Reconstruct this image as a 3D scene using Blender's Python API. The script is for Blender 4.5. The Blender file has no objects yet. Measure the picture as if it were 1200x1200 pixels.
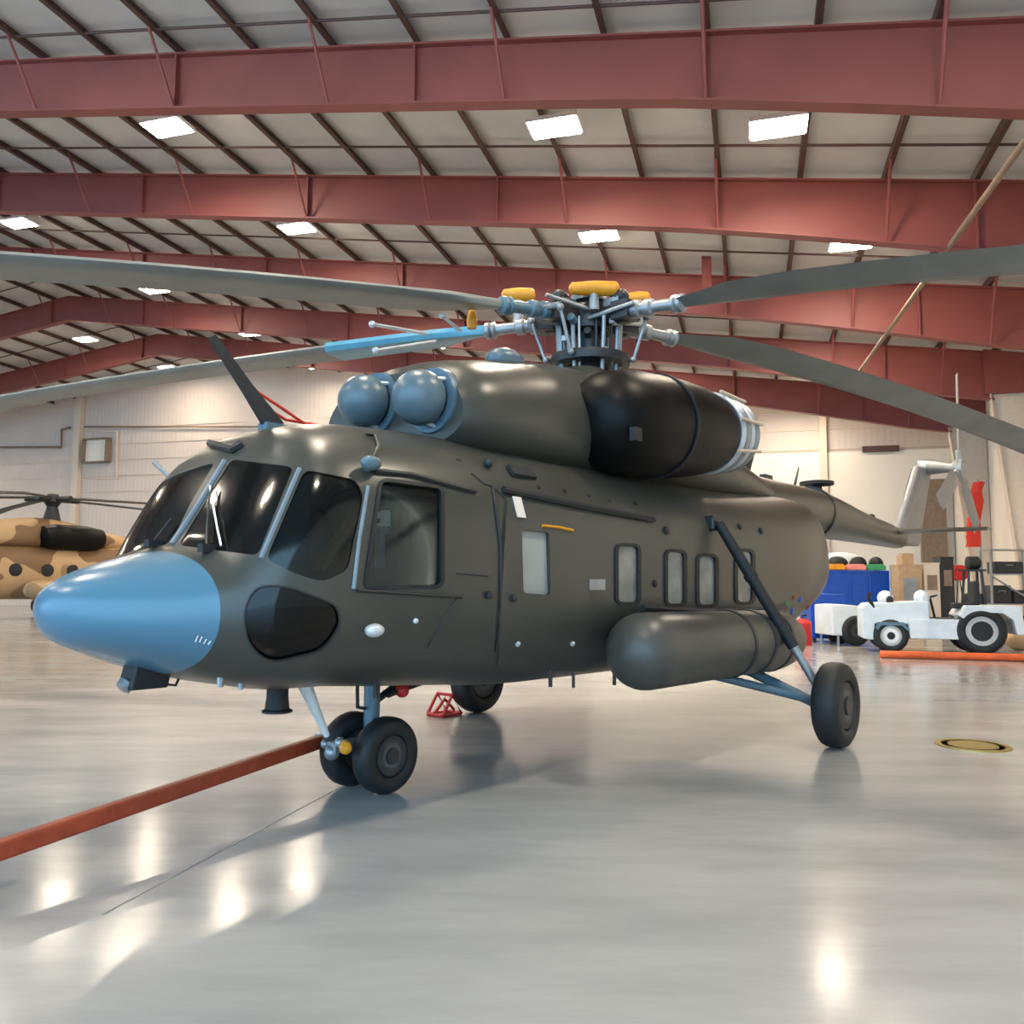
import bpy, bmesh, math, random
import numpy as np
from mathutils import Vector, Matrix
from mathutils.bvhtree import BVHTree
random.seed(7)
scene = bpy.context.scene
col = scene.collection
pi = math.pi

# ------------------------------------------------------------------ camera model (image 1200 x 1200)
F, CH, PITCH, ROLL = 971.645, 1.6446, 0.0870435, 0.0063854
cp, sp, cr, sr = math.cos(PITCH), math.sin(PITCH), math.cos(ROLL), math.sin(ROLL)
MC = np.array([[cr, 0, sr], [0, 1, 0], [-sr, 0, cr]]) @ np.array([[1, 0, 0], [0, cp, sp], [0, -sp, cp]])
CAM = np.array([0, 0, CH])
def ray(u, v):
    return MC.T @ np.array([(u - 600) / F, 1, -(v - 600) / F])
def on_plane(u, v, n, d0):
    d = ray(u, v); n = np.array(n, float)
    return CAM + d * ((d0 - CAM @ n) / (d @ n))
def on_floor(u, v, z=0.0): return on_plane(u, v, (0, 0, 1), z)
def at_depth(u, v, Y): return on_plane(u, v, (0, 1, 0), Y)
# hangar axes
an = math.atan(280 / F)
UD = np.array([math.sin(an), math.cos(an), 0]); VL = np.array([math.cos(an), -math.sin(an), 0])
def hg(D, L, z): return UD * D + VL * L + np.array([0, 0, z])
def on_D(u, v, D): return on_plane(u, v, UD, D)
def DLz(P): return float(P @ UD), float(P @ VL), float(P[2])
RIDGE, RZ, SL = -32.0, 15.85, 0.142
def roof(L): return RZ - SL * abs(L - RIDGE)
# helicopter axes
TH = 0.8859479
HO = np.array([-1.1396, 6.81926, 0]); HA = np.array([math.cos(TH), math.sin(TH), 0]); HP = np.array([math.sin(TH), -math.cos(TH), 0])
def toH(Q):
    q = np.array(Q) - HO
    return float(q @ HA), float(q @ HP), float(q[2])
def H(s, p, z): return (s, -p, z)          # helicopter station, port, height -> object space
def hy(u, v, p):                             # pixel -> (s, z) on the plane at port offset p
    d = ray(u, v); t = (p - (CAM - HO) @ HP) / (d @ HP); q = CAM + d * t
    a = toH(q); return a[0], a[2]
def rayH(u, v):
    d = ray(u, v); o = toH(CAM); e = (float(d @ HA), float(d @ HP), float(d[2]))
    return Vector(H(*o)), Vector(H(*e)).normalized()

# ------------------------------------------------------------------ materials
def new_mat(name):
    m = bpy.data.materials.new(name); m.use_nodes = True
    nt = m.node_tree; b = nt.nodes['Principled BSDF']
    return m, nt, b
def flat(name, c, rough=0.5, metal=0.0, var=0.12, scale=6.0, bump=0.0, coat=0.0, spec=0.5):
    m, nt, b = new_mat(name)
    tc = nt.nodes.new('ShaderNodeTexCoord'); no = nt.nodes.new('ShaderNodeTexNoise')
    no.inputs['Scale'].default_value = scale; no.inputs['Detail'].default_value = 5
    nt.links.new(tc.outputs['Object'], no.inputs['Vector'])
    r = nt.nodes.new('ShaderNodeValToRGB')
    r.color_ramp.elements[0].position = 0.3; r.color_ramp.elements[1].position = 0.7
    r.color_ramp.elements[0].color = (*[x * (1 - var) for x in c], 1); r.color_ramp.elements[1].color = (*[min(1, x * (1 + var)) for x in c], 1)
    nt.links.new(no.outputs['Fac'], r.inputs['Fac']); nt.links.new(r.outputs['Color'], b.inputs['Base Color'])
    b.inputs['Roughness'].default_value = rough; b.inputs['Metallic'].default_value = metal
    b.inputs['Specular IOR Level'].default_value = spec
    if coat: b.inputs['Coat Weight'].default_value = coat; b.inputs['Coat Roughness'].default_value = 0.15
    if bump:
        bp = nt.nodes.new('ShaderNodeBump'); bp.inputs['Strength'].default_value = bump; bp.inputs['Distance'].default_value = 0.02
        nt.links.new(no.outputs['Fac'], bp.inputs['Height']); nt.links.new(bp.outputs['Normal'], b.inputs['Normal'])
    return m
def emit(name, c, s):
    m, nt, b = new_mat(name)
    b.inputs['Base Color'].default_value = (*c, 1); b.inputs['Emission Color'].default_value = (*c, 1); b.inputs['Emission Strength'].default_value = s
    return m
def glass(name, tint, alpha, rough=0.03):
    m, nt, b = new_mat(name)
    out = nt.nodes['Material Output']
    tr = nt.nodes.new('ShaderNodeBsdfTransparent'); tr.inputs['Color'].default_value = (*tint, 1)
    gl = nt.nodes.new('ShaderNodeBsdfGlossy'); gl.inputs['Roughness'].default_value = rough
    fr = nt.nodes.new('ShaderNodeFresnel'); fr.inputs['IOR'].default_value = alpha
    mx = nt.nodes.new('ShaderNodeMixShader')
    nt.links.new(fr.outputs[0], mx.inputs[0]); nt.links.new(tr.outputs[0], mx.inputs[1]); nt.links.new(gl.outputs[0], mx.inputs[2])
    nt.links.new(mx.outputs[0], out.inputs['Surface']); nt.nodes.remove(b)
    return m
M = {}
M['olive'] = flat('olive_grey_paint', (0.050, 0.050, 0.041), 0.33, var=0.10, scale=1.3)
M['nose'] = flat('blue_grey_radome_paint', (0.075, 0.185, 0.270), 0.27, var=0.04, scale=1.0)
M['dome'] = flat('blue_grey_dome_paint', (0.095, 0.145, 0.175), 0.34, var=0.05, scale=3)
M['bluegrey'] = flat('blue_grey_metal', (0.10, 0.17, 0.22), 0.4, 0.2)
M['tank'] = flat('tank_paint', (0.062, 0.062, 0.054), 0.38, var=0.10, scale=2)
M['black'] = flat('black_cover', (0.004, 0.004, 0.004), 0.42, var=0.3, scale=3, bump=0.3, spec=0.15)
M['rubber'] = flat('black_rubber', (0.010, 0.012, 0.014), 0.6, bump=0.1, scale=20)
M['darkmetal'] = flat('dark_metal', (0.035, 0.037, 0.04), 0.45, 0.4)
M['metal'] = flat('grey_metal', (0.32, 0.34, 0.36), 0.4, 0.6)
M['lightmetal'] = flat('pale_metal', (0.60, 0.62, 0.64), 0.35, 0.3)
M['blade'] = flat('blade_paint', (0.19, 0.20, 0.19), 0.45, var=0.15, scale=2)
M['bladebluelight'] = flat('blade_root_blue_light', (0.09, 0.30, 0.42), 0.4)
M['orange'] = flat('orange_yellow_cover', (0.75, 0.30, 0.015), 0.45)
M['white'] = flat('white_paint', (0.78, 0.80, 0.80), 0.4, var=0.05)
M['tractor'] = flat('white_tractor_paint', (0.74, 0.80, 0.83), 0.35, var=0.08, scale=3)
M['red'] = flat('red_paint', (0.55, 0.02, 0.02), 0.45)
M['redcloth'] = flat('red_fabric', (0.70, 0.045, 0.025), 0.8, bump=0.5, scale=25)
M['towbar'] = flat('orange_red_paint', (0.36, 0.055, 0.02), 0.5, var=0.2, scale=9)
M['orangebar'] = flat('bright_orange_paint', (0.80, 0.13, 0.03), 0.5)
M['beam'] = flat('red_oxide_steel', (0.25, 0.062, 0.052), 0.55, var=0.10, scale=0.8)
M['purlin'] = flat('brown_purlin_steel', (0.085, 0.042, 0.032), 0.6)
M['seat'] = flat('seat_fabric', (0.03, 0.035, 0.035), 0.8)
M['inner'] = flat('cabin_lining', (0.035, 0.05, 0.05), 0.7)
M['dash'] = flat('instrument_panel', (0.02, 0.022, 0.022), 0.6)
M['glass'] = glass('window_glass', (0.62, 0.72, 0.72), 1.5, 0.11)
M['glassdark'] = glass('dark_window_glass', (0.30, 0.37, 0.39), 1.5, 0.11)
M['glassblack'] = glass('black_window_glass', (0.06, 0.07, 0.07), 1.45, 0.06)
M['paleglass'] = flat('blinded_window', (0.20, 0.205, 0.19), 0.3, var=0.35, scale=4)
M['doorglass'] = flat('frosted_door_window', (0.30, 0.315, 0.30), 0.25, var=0.12, scale=3)
M['post'] = flat('pale_blue_grey_trim', (0.20, 0.25, 0.29), 0.4)
M['rimgrey'] = flat('rim_grey', (0.09, 0.095, 0.10), 0.45, 0.3)
M['finpaint'] = flat('pale_grey_fin_paint', (0.24, 0.245, 0.26), 0.45)
M['paper'] = flat('paper', (0.75, 0.68, 0.62), 0.8, var=0.03)
M['blue'] = flat('blue_plastic', (0.006, 0.075, 0.42), 0.4, var=0.1)
M['card'] = flat('cardboard', (0.46, 0.30, 0.17), 0.85)
M['brown'] = flat('brown_panel', (0.22, 0.155, 0.105), 0.6, var=0.15)
M['brass'] = flat('brass', (0.42, 0.32, 0.10), 0.35, 0.7)
M['beige'] = flat('beige_paint', (0.66, 0.55, 0.44), 0.55, var=0.04)
M['yellowstrap'] = flat('golden_strap', (0.85, 0.45, 0.10), 0.6, var=0.3, scale=40)
M['green'] = flat('green_cloth', (0.05, 0.30, 0.12), 0.8)
M['pink'] = flat('pink_cloth', (0.75, 0.25, 0.20), 0.8)
M['lamp'] = emit('lamp_glow', (1.0, 0.85, 0.66), 165.0)
M['camo'] = None
def camo():
    m, nt, b = new_mat('desert_camouflage')
    tc = nt.nodes.new('ShaderNodeTexCoord'); no = nt.nodes.new('ShaderNodeTexNoise'); no.inputs['Scale'].default_value = 0.55; no.inputs['Detail'].default_value = 1.5
    nt.links.new(tc.outputs['Object'], no.inputs['Vector'])
    r = nt.nodes.new('ShaderNodeValToRGB'); r.color_ramp.interpolation = 'CONSTANT'
    r.color_ramp.elements[0].color = (0.20, 0.11, 0.05, 1); r.color_ramp.elements[1].position = 0.46; r.color_ramp.elements[1].color = (0.50, 0.32, 0.16, 1)
    e = r.color_ramp.elements.new(0.62); e.color = (0.30, 0.20, 0.10, 1)
    nt.links.new(no.outputs['Fac'], r.inputs['Fac']); nt.links.new(r.outputs['Color'], b.inputs['Base Color']); b.inputs['Roughness'].default_value = 0.55
    return m
M['camo'] = camo()
def floor_mat():
    m, nt, b = new_mat('polished_floor')
    tc = nt.nodes.new('ShaderNodeTexCoord')
    n1 = nt.nodes.new('ShaderNodeTexNoise'); n1.inputs['Scale'].default_value = 0.28; n1.inputs['Detail'].default_value = 6
    mp = nt.nodes.new('ShaderNodeMapping'); mp.inputs['Rotation'].default_value = (0, 0, 0.9); mp.inputs['Scale'].default_value = (0.5, 2.2, 1)
    nt.links.new(tc.outputs['Object'], mp.inputs['Vector'])
    n2 = nt.nodes.new('ShaderNodeTexNoise'); n2.inputs['Scale'].default_value = 0.9; n2.inputs['Detail'].default_value = 7; n2.inputs['Roughness'].default_value = 0.65
    nt.links.new(tc.outputs['Object'], n1.inputs['Vector']); nt.links.new(mp.outputs['Vector'], n2.inputs['Vector'])
    a = nt.nodes.new('ShaderNodeMath'); a.operation = 'ADD'; nt.links.new(n1.outputs['Fac'], a.inputs[0]); nt.links.new(n2.outputs['Fac'], a.inputs[1])
    r = nt.nodes.new('ShaderNodeValToRGB'); r.color_ramp.elements[0].position = 0.36; r.color_ramp.elements[1].position = 0.62
    h = nt.nodes.new('ShaderNodeMath'); h.operation = 'MULTIPLY'; h.inputs[1].default_value = 0.5; nt.links.new(a.outputs[0], h.inputs[0])
    r.color_ramp.elements[0].color = (0.265, 0.265, 0.262, 1); r.color_ramp.elements[1].color = (0.425, 0.418, 0.408, 1)
    nt.links.new(h.outputs[0], r.inputs['Fac']); nt.links.new(r.outputs['Color'], b.inputs['Base Color'])
    q = nt.nodes.new('ShaderNodeMapRange'); q.inputs['To Min'].default_value = 0.09; q.inputs['To Max'].default_value = 0.26
    nt.links.new(n2.outputs['Fac'], q.inputs['Value']); nt.links.new(q.outputs[0], b.inputs['Roughness'])
    bp = nt.nodes.new('ShaderNodeBump'); bp.inputs['Strength'].default_value = 0.05; bp.inputs['Distance'].default_value = 0.02
    nt.links.new(n2.outputs['Fac'], bp.inputs['Height']); nt.links.new(bp.outputs['Normal'], b.inputs['Normal'])
    return m
M['floor'] = floor_mat()
def ribbed(name, c, axis, period, depth=0.25, rough=0.6):
    m, nt, b = new_mat(name)
    tc = nt.nodes.new('ShaderNodeTexCoord'); w = nt.nodes.new('ShaderNodeTexWave'); w.bands_direction = axis
    w.inputs['Scale'].default_value = 2 * pi / (20 * period) ; w.inputs['Distortion'].default_value = 0.0
    nt.links.new(tc.outputs['Object'], w.inputs['Vector'])
    no = nt.nodes.new('ShaderNodeTexNoise'); no.inputs['Scale'].default_value = 0.5; no.inputs['Detail'].default_value = 4
    nt.links.new(tc.outputs['Object'], no.inputs['Vector'])
    r = nt.nodes.new('ShaderNodeValToRGB'); r.color_ramp.elements[0].color = (*[x * 0.9 for x in c], 1); r.color_ramp.elements[1].color = (*[min(1, x * 1.08) for x in c], 1)
    nt.links.new(no.outputs['Fac'], r.inputs['Fac']); nt.links.new(r.outputs['Color'], b.inputs['Base Color'])
    bp = nt.nodes.new('ShaderNodeBump'); bp.inputs['Strength'].default_value = depth; bp.inputs['Distance'].default_value = 0.05
    nt.links.new(w.outputs['Fac'], bp.inputs['Height']); nt.links.new(bp.outputs['Normal'], b.inputs['Normal'])
    b.inputs['Roughness'].default_value = rough
    return m
M['wall'] = ribbed('beige_wall_panel', (0.62, 0.535, 0.475), 'X', 0.30, 0.2)
M['wallwhite'] = flat('white_wall_liner', (0.80, 0.74, 0.64), 0.5, var=0.04, scale=0.5)
M['ceiling'] = flat('white_insulation', (0.56, 0.55, 0.53), 0.75, var=0.07, scale=0.9, bump=0.6)

# ------------------------------------------------------------------ mesh helpers
class MB:
    def __init__(self): self.v = []; self.f = []
    def add(self, vs, fs):
        o = len(self.v); self.v += [tuple(map(float, x)) for x in vs]; self.f += [tuple(i + o for i in f) for f in fs]; return self
    def box(self, c, size, axes=None):
        ax = axes if axes is not None else np.eye(3)
        c = np.array(c, float); h = np.array(size, float) / 2
        vs = [c + ax[0] * h[0] * a + ax[1] * h[1] * b + ax[2] * h[2] * d for a in (-1, 1) for b in (-1, 1) for d in (-1, 1)]
        return self.add(vs, [(0, 1, 3, 2), (4, 6, 7, 5), (0, 4, 5, 1), (2, 3, 7, 6), (0, 2, 6, 4), (1, 5, 7, 3)])
    def tube(self, pts, r, n=10, caps=True):
        pts = [np.array(p, float) for p in pts]; k = len(pts)
        rs = list(r) if hasattr(r, '__len__') else [r] * k
        ref = None; vs = []
        for i, p in enumerate(pts):
            t = pts[min(i + 1, k - 1)] - pts[max(i - 1, 0)]; t /= (np.linalg.norm(t) + 1e-12)
            if ref is None:
                ref = np.array([0, 0, 1.0]) if abs(t[2]) < 0.9 else np.array([1.0, 0, 0])
            a = np.cross(t, ref); a /= np.linalg.norm(a); b = np.cross(a, t); ref = b
            for j in range(n):
                g = 2 * pi * j / n; vs.append(p + rs[i] * (math.cos(g) * a + math.sin(g) * b))
        fs = [(i * n + j, i * n + (j + 1) % n, (i + 1) * n + (j + 1) % n, (i + 1) * n + j) for i in range(k - 1) for j in range(n)]
        if caps: fs += [tuple(range(n))[::-1], tuple((k - 1) * n + j for j in range(n))]
        return self.add(vs, fs)
    def lathe(self, o, d, prof, n=28, close=False):
        """prof: list of (distance along d, radius)"""
        o = np.array(o, float); d = np.array(d, float); d /= np.linalg.norm(d)
        ref = np.array([0, 0, 1.0]) if abs(d[2]) < 0.9 else np.array([1.0, 0, 0])
        a = np.cross(d, ref); a /= np.linalg.norm(a); b = np.cross(a, d)
        vs = [o + d * t + max(r, 1e-4) * (math.cos(2 * pi * j / n) * a + math.sin(2 * pi * j / n) * b) for t, r in prof for j in range(n)]
        k = len(prof)
        rng = range(k) if close else range(k - 1)
        fs = [(i * n + j, i * n + (j + 1) % n, ((i + 1) % k) * n + (j + 1) % n, ((i + 1) % k) * n + j) for i in rng for j in range(n)]
        if not close: fs += [tuple(range(n))[::-1], tuple((k - 1) * n + j for j in range(n))]
        return self.add(vs, fs)
    def prism(self, loop, vec):
        loop = [np.array(p, float) for p in loop]; n = len(loop); vec = np.array(vec, float)
        self.add(loop + [p + vec for p in loop], [tuple(range(n))[::-1], tuple(range(n, 2 * n))] + [(i, (i + 1) % n, n + (i + 1) % n, n + i) for i in range(n)])
        return self
    def sphere(self, c, r, nu=20, nv=12, sc=(1, 1, 1)):
        c = np.array(c, float)
        prof = [(-math.cos(pi * i / nv), math.sin(pi * i / nv)) for i in range(nv + 1)]
        vs = [c + np.array([max(q, 1e-4) * math.cos(2 * pi * j / nu) * r * sc[0], max(q, 1e-4) * math.sin(2 * pi * j / nu) * r * sc[1], t * r * sc[2]]) for t, q in prof for j in range(nu)]
        fs = [(i * nu + j, i * nu + (j + 1) % nu, (i + 1) * nu + (j + 1) % nu, (i + 1) * nu + j) for i in range(nv) for j in range(nu)]
        return self.add(vs, fs + [tuple(range(nu))[::-1], tuple(nv * nu + j for j in range(nu))])
    def build(self, name, mat, parent=None, smooth=True, angle=38, bevel=0.0):
        me = bpy.data.meshes.new(name); me.from_pydata(self.v, [], self.f)
        bm = bmesh.new(); bm.from_mesh(me); bmesh.ops.recalc_face_normals(bm, faces=bm.faces); bm.to_mesh(me); bm.free()
        return link(name, me, mat, parent, smooth, angle, bevel)
def link(name, me, mat, parent=None, smooth=True, angle=38, bevel=0.0):
    me.materials.clear(); me.materials.append(mat); me.name = name
    if smooth:
        me.polygons.foreach_set('use_smooth', [True] * len(me.polygons)); me.set_sharp_from_angle(angle=math.radians(angle))
    o = bpy.data.objects.new(name, me); col.objects.link(o)
    if parent: o.parent = parent
    if bevel:
        b = o.modifiers.new('bevel', 'BEVEL'); b.width = bevel; b.segments = 2; b.limit_method = 'ANGLE'
    return o
def tag(o, label=None, cat=None, group=None, kind=None):
    if label: o['label'] = label
    if cat: o['category'] = cat
    if group: o['group'] = group
    if kind: o['kind'] = kind
    return o
def empty(name, loc, rz=0.0):
    o = bpy.data.objects.new(name, None); col.objects.link(o); o.location = loc; o.rotation_euler = (0, 0, rz); o.empty_display_size = 0.3
    return o
def kids(o): return [c for c in col.objects if c.parent is o]
def copy_tree(o, parent=None):
    c = o.copy(); col.objects.link(c); c.parent = parent
    for ch in list(o.children): copy_tree(ch, c)
    return c
def struct(o, label=None):
    o['kind'] = 'structure'
    if label: o['label'] = label
    return o

# ------------------------------------------------------------------ the hangar
LR, LL, DB, DF = 9.6, -72.0, 45.0, -10.0
b = MB(); b.add([hg(-40, -90, 0), hg(-40, 30, 0), hg(DB + 0.3, 30, 0), hg(DB + 0.3, -90, 0), hg(-40, -90, -0.2), hg(-40, 30, -0.2), hg(DB + 0.3, 30, -0.2), hg(DB + 0.3, -90, -0.2)],
                [(0, 1, 2, 3), (7, 6, 5, 4), (0, 4, 5, 1), (1, 5, 6, 2), (2, 6, 7, 3), (3, 7, 4, 0)])
struct(b.build('floor', M['floor'], smooth=False), 'pale grey polished hangar floor with faint stains')
b = MB()
secs = [(LL, roof(LL)), (RIDGE, RZ), (LR + 0.2, roof(LR + 0.2))]
for (l0, z0), (l1, z1) in zip(secs, secs[1:]):
    q = [hg(DF, l0, z0), hg(DF, l1, z1), hg(DB, l1, z1), hg(DB, l0, z0)]
    b.prism(q, (0, 0, 0.2))
struct(b.build('ceiling', M['ceiling'], smooth=False), 'white insulated pitched hangar ceiling')
def wall(name, pts, thick, mat, label):
    w = MB(); w.prism(pts, thick); return struct(w.build(name, mat, smooth=False), label)
wo = wall('wall_back', [hg(DB, LL, 0), hg(DB, LR, 0), hg(DB, LR, roof(LR)), hg(DB, RIDGE, RZ), hg(DB, LL, roof(LL))], UD * 0.25, M['wall'], 'beige ribbed far end wall of the hangar')
wall('wall_right', [hg(DF, LR, 0), hg(DB, LR, 0), hg(DB, LR, roof(LR)), hg(DF, LR, roof(LR))], VL * 0.25, M['wallwhite'], 'cream right side wall behind the tow tractor')
wall('wall_left', [hg(DF, LL, 0), hg(DB, LL, 0), hg(DB, LL, roof(LL)), hg(DF, LL, roof(LL))], -VL * 0.25, M['wall'], 'beige left side wall of the hangar')

def web(L):
    d = 1.22
    if L > -2: d += 0.50 * min(1, (L + 2) / 9.0) ** 1.3
    if L < -62: d += 0.5 * min(1, (-62 - L) / 9.0)
    return d
PURL = 1.80; PZ = 0.22
def purlin_Ls():
    L = 8.4; out = []
    while L > -46: out.append(L); L -= PURL
    return out
PL = purlin_Ls()
def rafter(D, label):
    m = MB(); Ls = sorted(set(list(np.arange(LL + 0.4, LR - 1.2, 1.6)) + [RIDGE, LR - 1.3]))
    t, fw = 0.03, 0.30
    for l0, l1 in zip(Ls, Ls[1:]):
        def q(L, dz): return roof(L) - PZ - dz
        for (a0, a1, w) in (('top', None, fw), ('web', None, t), ('bot', None, fw)):
            if a0 == 'top': z0, z1, h0, h1 = q(l0, 0), q(l1, 0), 0.04, 0.04
            elif a0 == 'web': z0, z1, h0, h1 = q(l0, 0.04), q(l1, 0.04), web(l0) - 0.08, web(l1) - 0.08
            else: z0, z1, h0, h1 = q(l0, web(l0) - 0.04), q(l1, web(l1) - 0.04), 0.04, 0.04
            m.prism([hg(D - w / 2, l0, z0), hg(D - w / 2, l1, z1), hg(D - w / 2, l1, z1 - h1), hg(D - w / 2, l0, z0 - h0)], UD * w)
    ks = [L for L in PL if LL < L < LR - 1.5]
    for i, L in enumerate(ks):               # stiffeners and flange braces
        zt, zb = roof(L) - PZ, roof(L) - PZ - web(L)
        if i % 3 == 1:
            m.prism([hg(D - 0.13, L - 0.02, zt), hg(D - 0.13, L + 0.02, zt), hg(D - 0.13, L + 0.02, zb), hg(D - 0.13, L - 0.02, zb)], UD * 0.26)
        if i % 2 == 0:
            m.tube([hg(D - 0.12, L, zb + 0.03), hg(D - 1.05, L, roof(L) - 0.05)], 0.035, 6)
    return struct(m.build('roof_beam', M['beam'], smooth=False), label)
BD = [14.0, 19.4, 25.8, 32.2, 38.6]
for D, lab in zip(BD, ['red steel roof beam across the top edge, nearest', 'deep red steel roof beam, second from the front', 'red steel roof beam right behind the rotor head', 'red steel roof beam, second from the far wall', 'red steel roof beam nearest the far wall']):
    rafter(D, lab)
for i, L in enumerate(PL):
    m = MB(); z = roof(L) - 0.01
    m.box(hg((DF + DB) / 2, L, z - 0.09), (DB - DF, 0.025, 0.20), np.array([UD, VL, [0, 0, 1]]))
    m.box(hg((DF + DB) / 2, L + 0.05, z - 0.18), (DB - DF, 0.10, 0.025), np.array([UD, VL, [0, 0, 1]]))
    struct(m.build('roof_purlin', M['purlin'], smooth=False))
for D in (13.2, 17.9, 23.9, 30.2, 36.6, 42.8):
    m = MB(); m.tube([hg(D, -46, roof(-46) - 0.16), hg(D, RIDGE, RZ - 0.16), hg(D, LR, roof(LR) - 0.16)], 0.03, 6); struct(m.build('ceiling_beam', M['purlin']))
# right hand columns: tapered, cream below the red knees
for D in (19.4, 25.8, 32.2, 38.6):
    m = MB(); zt = roof(8) - PZ - 0.2; zk = zt - 1.35
    for w, x0, x1, x0b in ((0.03, LR - 1.45, LR - 0.03, LR - 0.55),):
        m.prism([hg(D - w / 2, x0, zk), hg(D - w / 2, x1, zk), hg(D - w / 2, x1, 0), hg(D - w / 2, x0b, 0)], UD * w)
    m.prism([hg(D - .15, LR - 1.45, zk), hg(D - .15, LR - 1.41, zk), hg(D - .15, LR - .51, 0), hg(D - .15, LR - .55, 0)], UD * 0.3)
    m.prism([hg(D - .15, LR - .07, zk), hg(D - .15, LR - .03, zk), hg(D - .15, LR - .03, 0), hg(D - .15, LR - .07, 0)], UD * 0.3)
    struct(m.build('wall_column', M['beige'], smooth=False))
    m = MB(); m.prism([hg(D - .15, LR - 1.6, zt + .25), hg(D - .15, LR - .03, zt), hg(D - .15, LR - .03, zk), hg(D - .15, LR - 1.6, zk)], UD * 0.3)
    struct(m.build('column_beam', M['beam'], smooth=False))
# far wall: columns, liner, pipes
def wall_post(u, w, ztop=None):
    P = on_D(u, 600, DB); L = P @ VL; m = MB()
    m.box(hg(DB - 0.2, L, (roof(L) - 0.3) / 2), (0.36, w, roof(L) - 0.3), np.array([UD, VL, [0, 0, 1]]))
    return struct(m.build('wall_column', M['beige'], smooth=False))
wall_post(90, 0.5); wall_post(966, 0.35); wall_post(-180, 0.5)
P0, P1 = on_D(868, 530, DB), on_D(1085, 530, DB)
m = MB(); zl = on_D(965, 531, DB)[2]
m.prism([hg(DB - .12, P0 @ VL - 8, 0), hg(DB - .12, LR - 0.02, 0), hg(DB - .12, LR - 0.02, zl), hg(DB - .12, P0 @ VL - 8, zl)], UD * 0.11)
struct(m.build('wall_panel', M['wallwhite'], smooth=False), 'cream liner covering the lower far wall')
for k in range(9):
    zz = 7.6 + k * 1.05; m = MB()
    m.box(hg(DB - 0.03, (LL + LR) / 2, zz), (0.05, LR - LL - 0.1, 0.05), np.array([UD, VL, [0, 0, 1]]))
    if zz < 12: struct(m.build('wall_trim', M['beige'], smooth=False))
def wallpipe(pts, r, mat, label, off=0.2):
    m = MB(); m.tube([on_D(u, v, DB - off) for u, v in pts], r, 8); return m.build('conduit_pipe', mat)
tag(wallpipe([(0, 524), (72, 524), (72, 503), (82, 501)], 0.08, M['brown'], ''), 'stepped brown conduit on the far wall left of the column', 'pipe')
tag(wallpipe([(99, 500), (330, 500)], 0.06, M['brown'], ''), 'straight brown conduit high on the far wall right of the column', 'pipe')
tag(wallpipe([(99, 505), (137, 506), (137, 561), (99, 560)], 0.05, M['beige'], ''), 'cream conduit looped round the framed wall vent', 'pipe')
r = empty('wall_vent', on_D(113, 528, DB - 0.3)); r.rotation_euler = (0, 0, -an)
m = MB()
for c, sz in (((0, 0, .78), (2.0, .4, .1)), ((0, 0, -.78), (2.0, .4, .1)), ((-.95, 0, 0), (.1, .4, 1.65)), ((.92, 0, 0), (.16, .4, 1.65))): m.box(c, sz)
m.build('frame', M['brown'], r, smooth=False)
m = MB(); m.box((0, 0.1, 0), (1.85, 0.1, 1.5)); m.build('panel', M['wallwhite'], r, smooth=False)
tag(r, 'square framed vent panel on the far wall beside the cream column', 'vent')
m = MB(); m.box(on_D(1032, 526, DB - .2), (1.7, .2, .3), np.array([VL, UD, [0, 0, 1]])); tag(m.build('wall_louver', M['purlin'], smooth=False), 'narrow dark louver above the cream liner of the far wall', 'vent')
# tall brown door in far wall, behind the tail
A0, A1 = on_D(1086, 660, DB - 1.5), on_D(1113, 558, DB - 1.5)
m = MB(); m.prism([hg(DB - .5, A0 @ VL, 0), hg(DB - .5, A1 @ VL, 0), hg(DB - .5, A1 @ VL, A1[2]), hg(DB - .5, A0 @ VL, A1[2])], UD * 0.4)
struct(m.build('door_1', M['brown'], smooth=False), 'tall narrow brown door at the far right corner')
# pipes and braces under the roof
def zpt(u, v, z): return on_plane(u, v, (0, 0, 1), z)
m = MB(); m.tube([zpt(1228, 128, 9.0), zpt(1003, 441, 9.0)], 0.06, 10)
tag(m.build('roof_pipe', M['brown']), 'long brown pipe slung under the beams at the right, running back', 'pipe')
m = MB(); m.tube([zpt(975, 283, 10.1), zpt(868, 448, 9.2)], 0.06, 8)
m = MB()
p0 = on_D(828, 262, 24.8); p1 = on_D(828, 345, 24.8)
m.box((p0 + p1) / 2, (0.28, 0.2, p0[2] - p1[2]), np.array([VL, UD, [0, 0, 1]])); m.box(on_D(842, 263, 24.8), (1.0, 0.2, 0.16), np.array([VL, UD, [0, 0, 1]]))
struct(m.build('hanger_beam', M['beam'], smooth=False), 'short red steel hanger with a cross arm below the beam')

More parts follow.
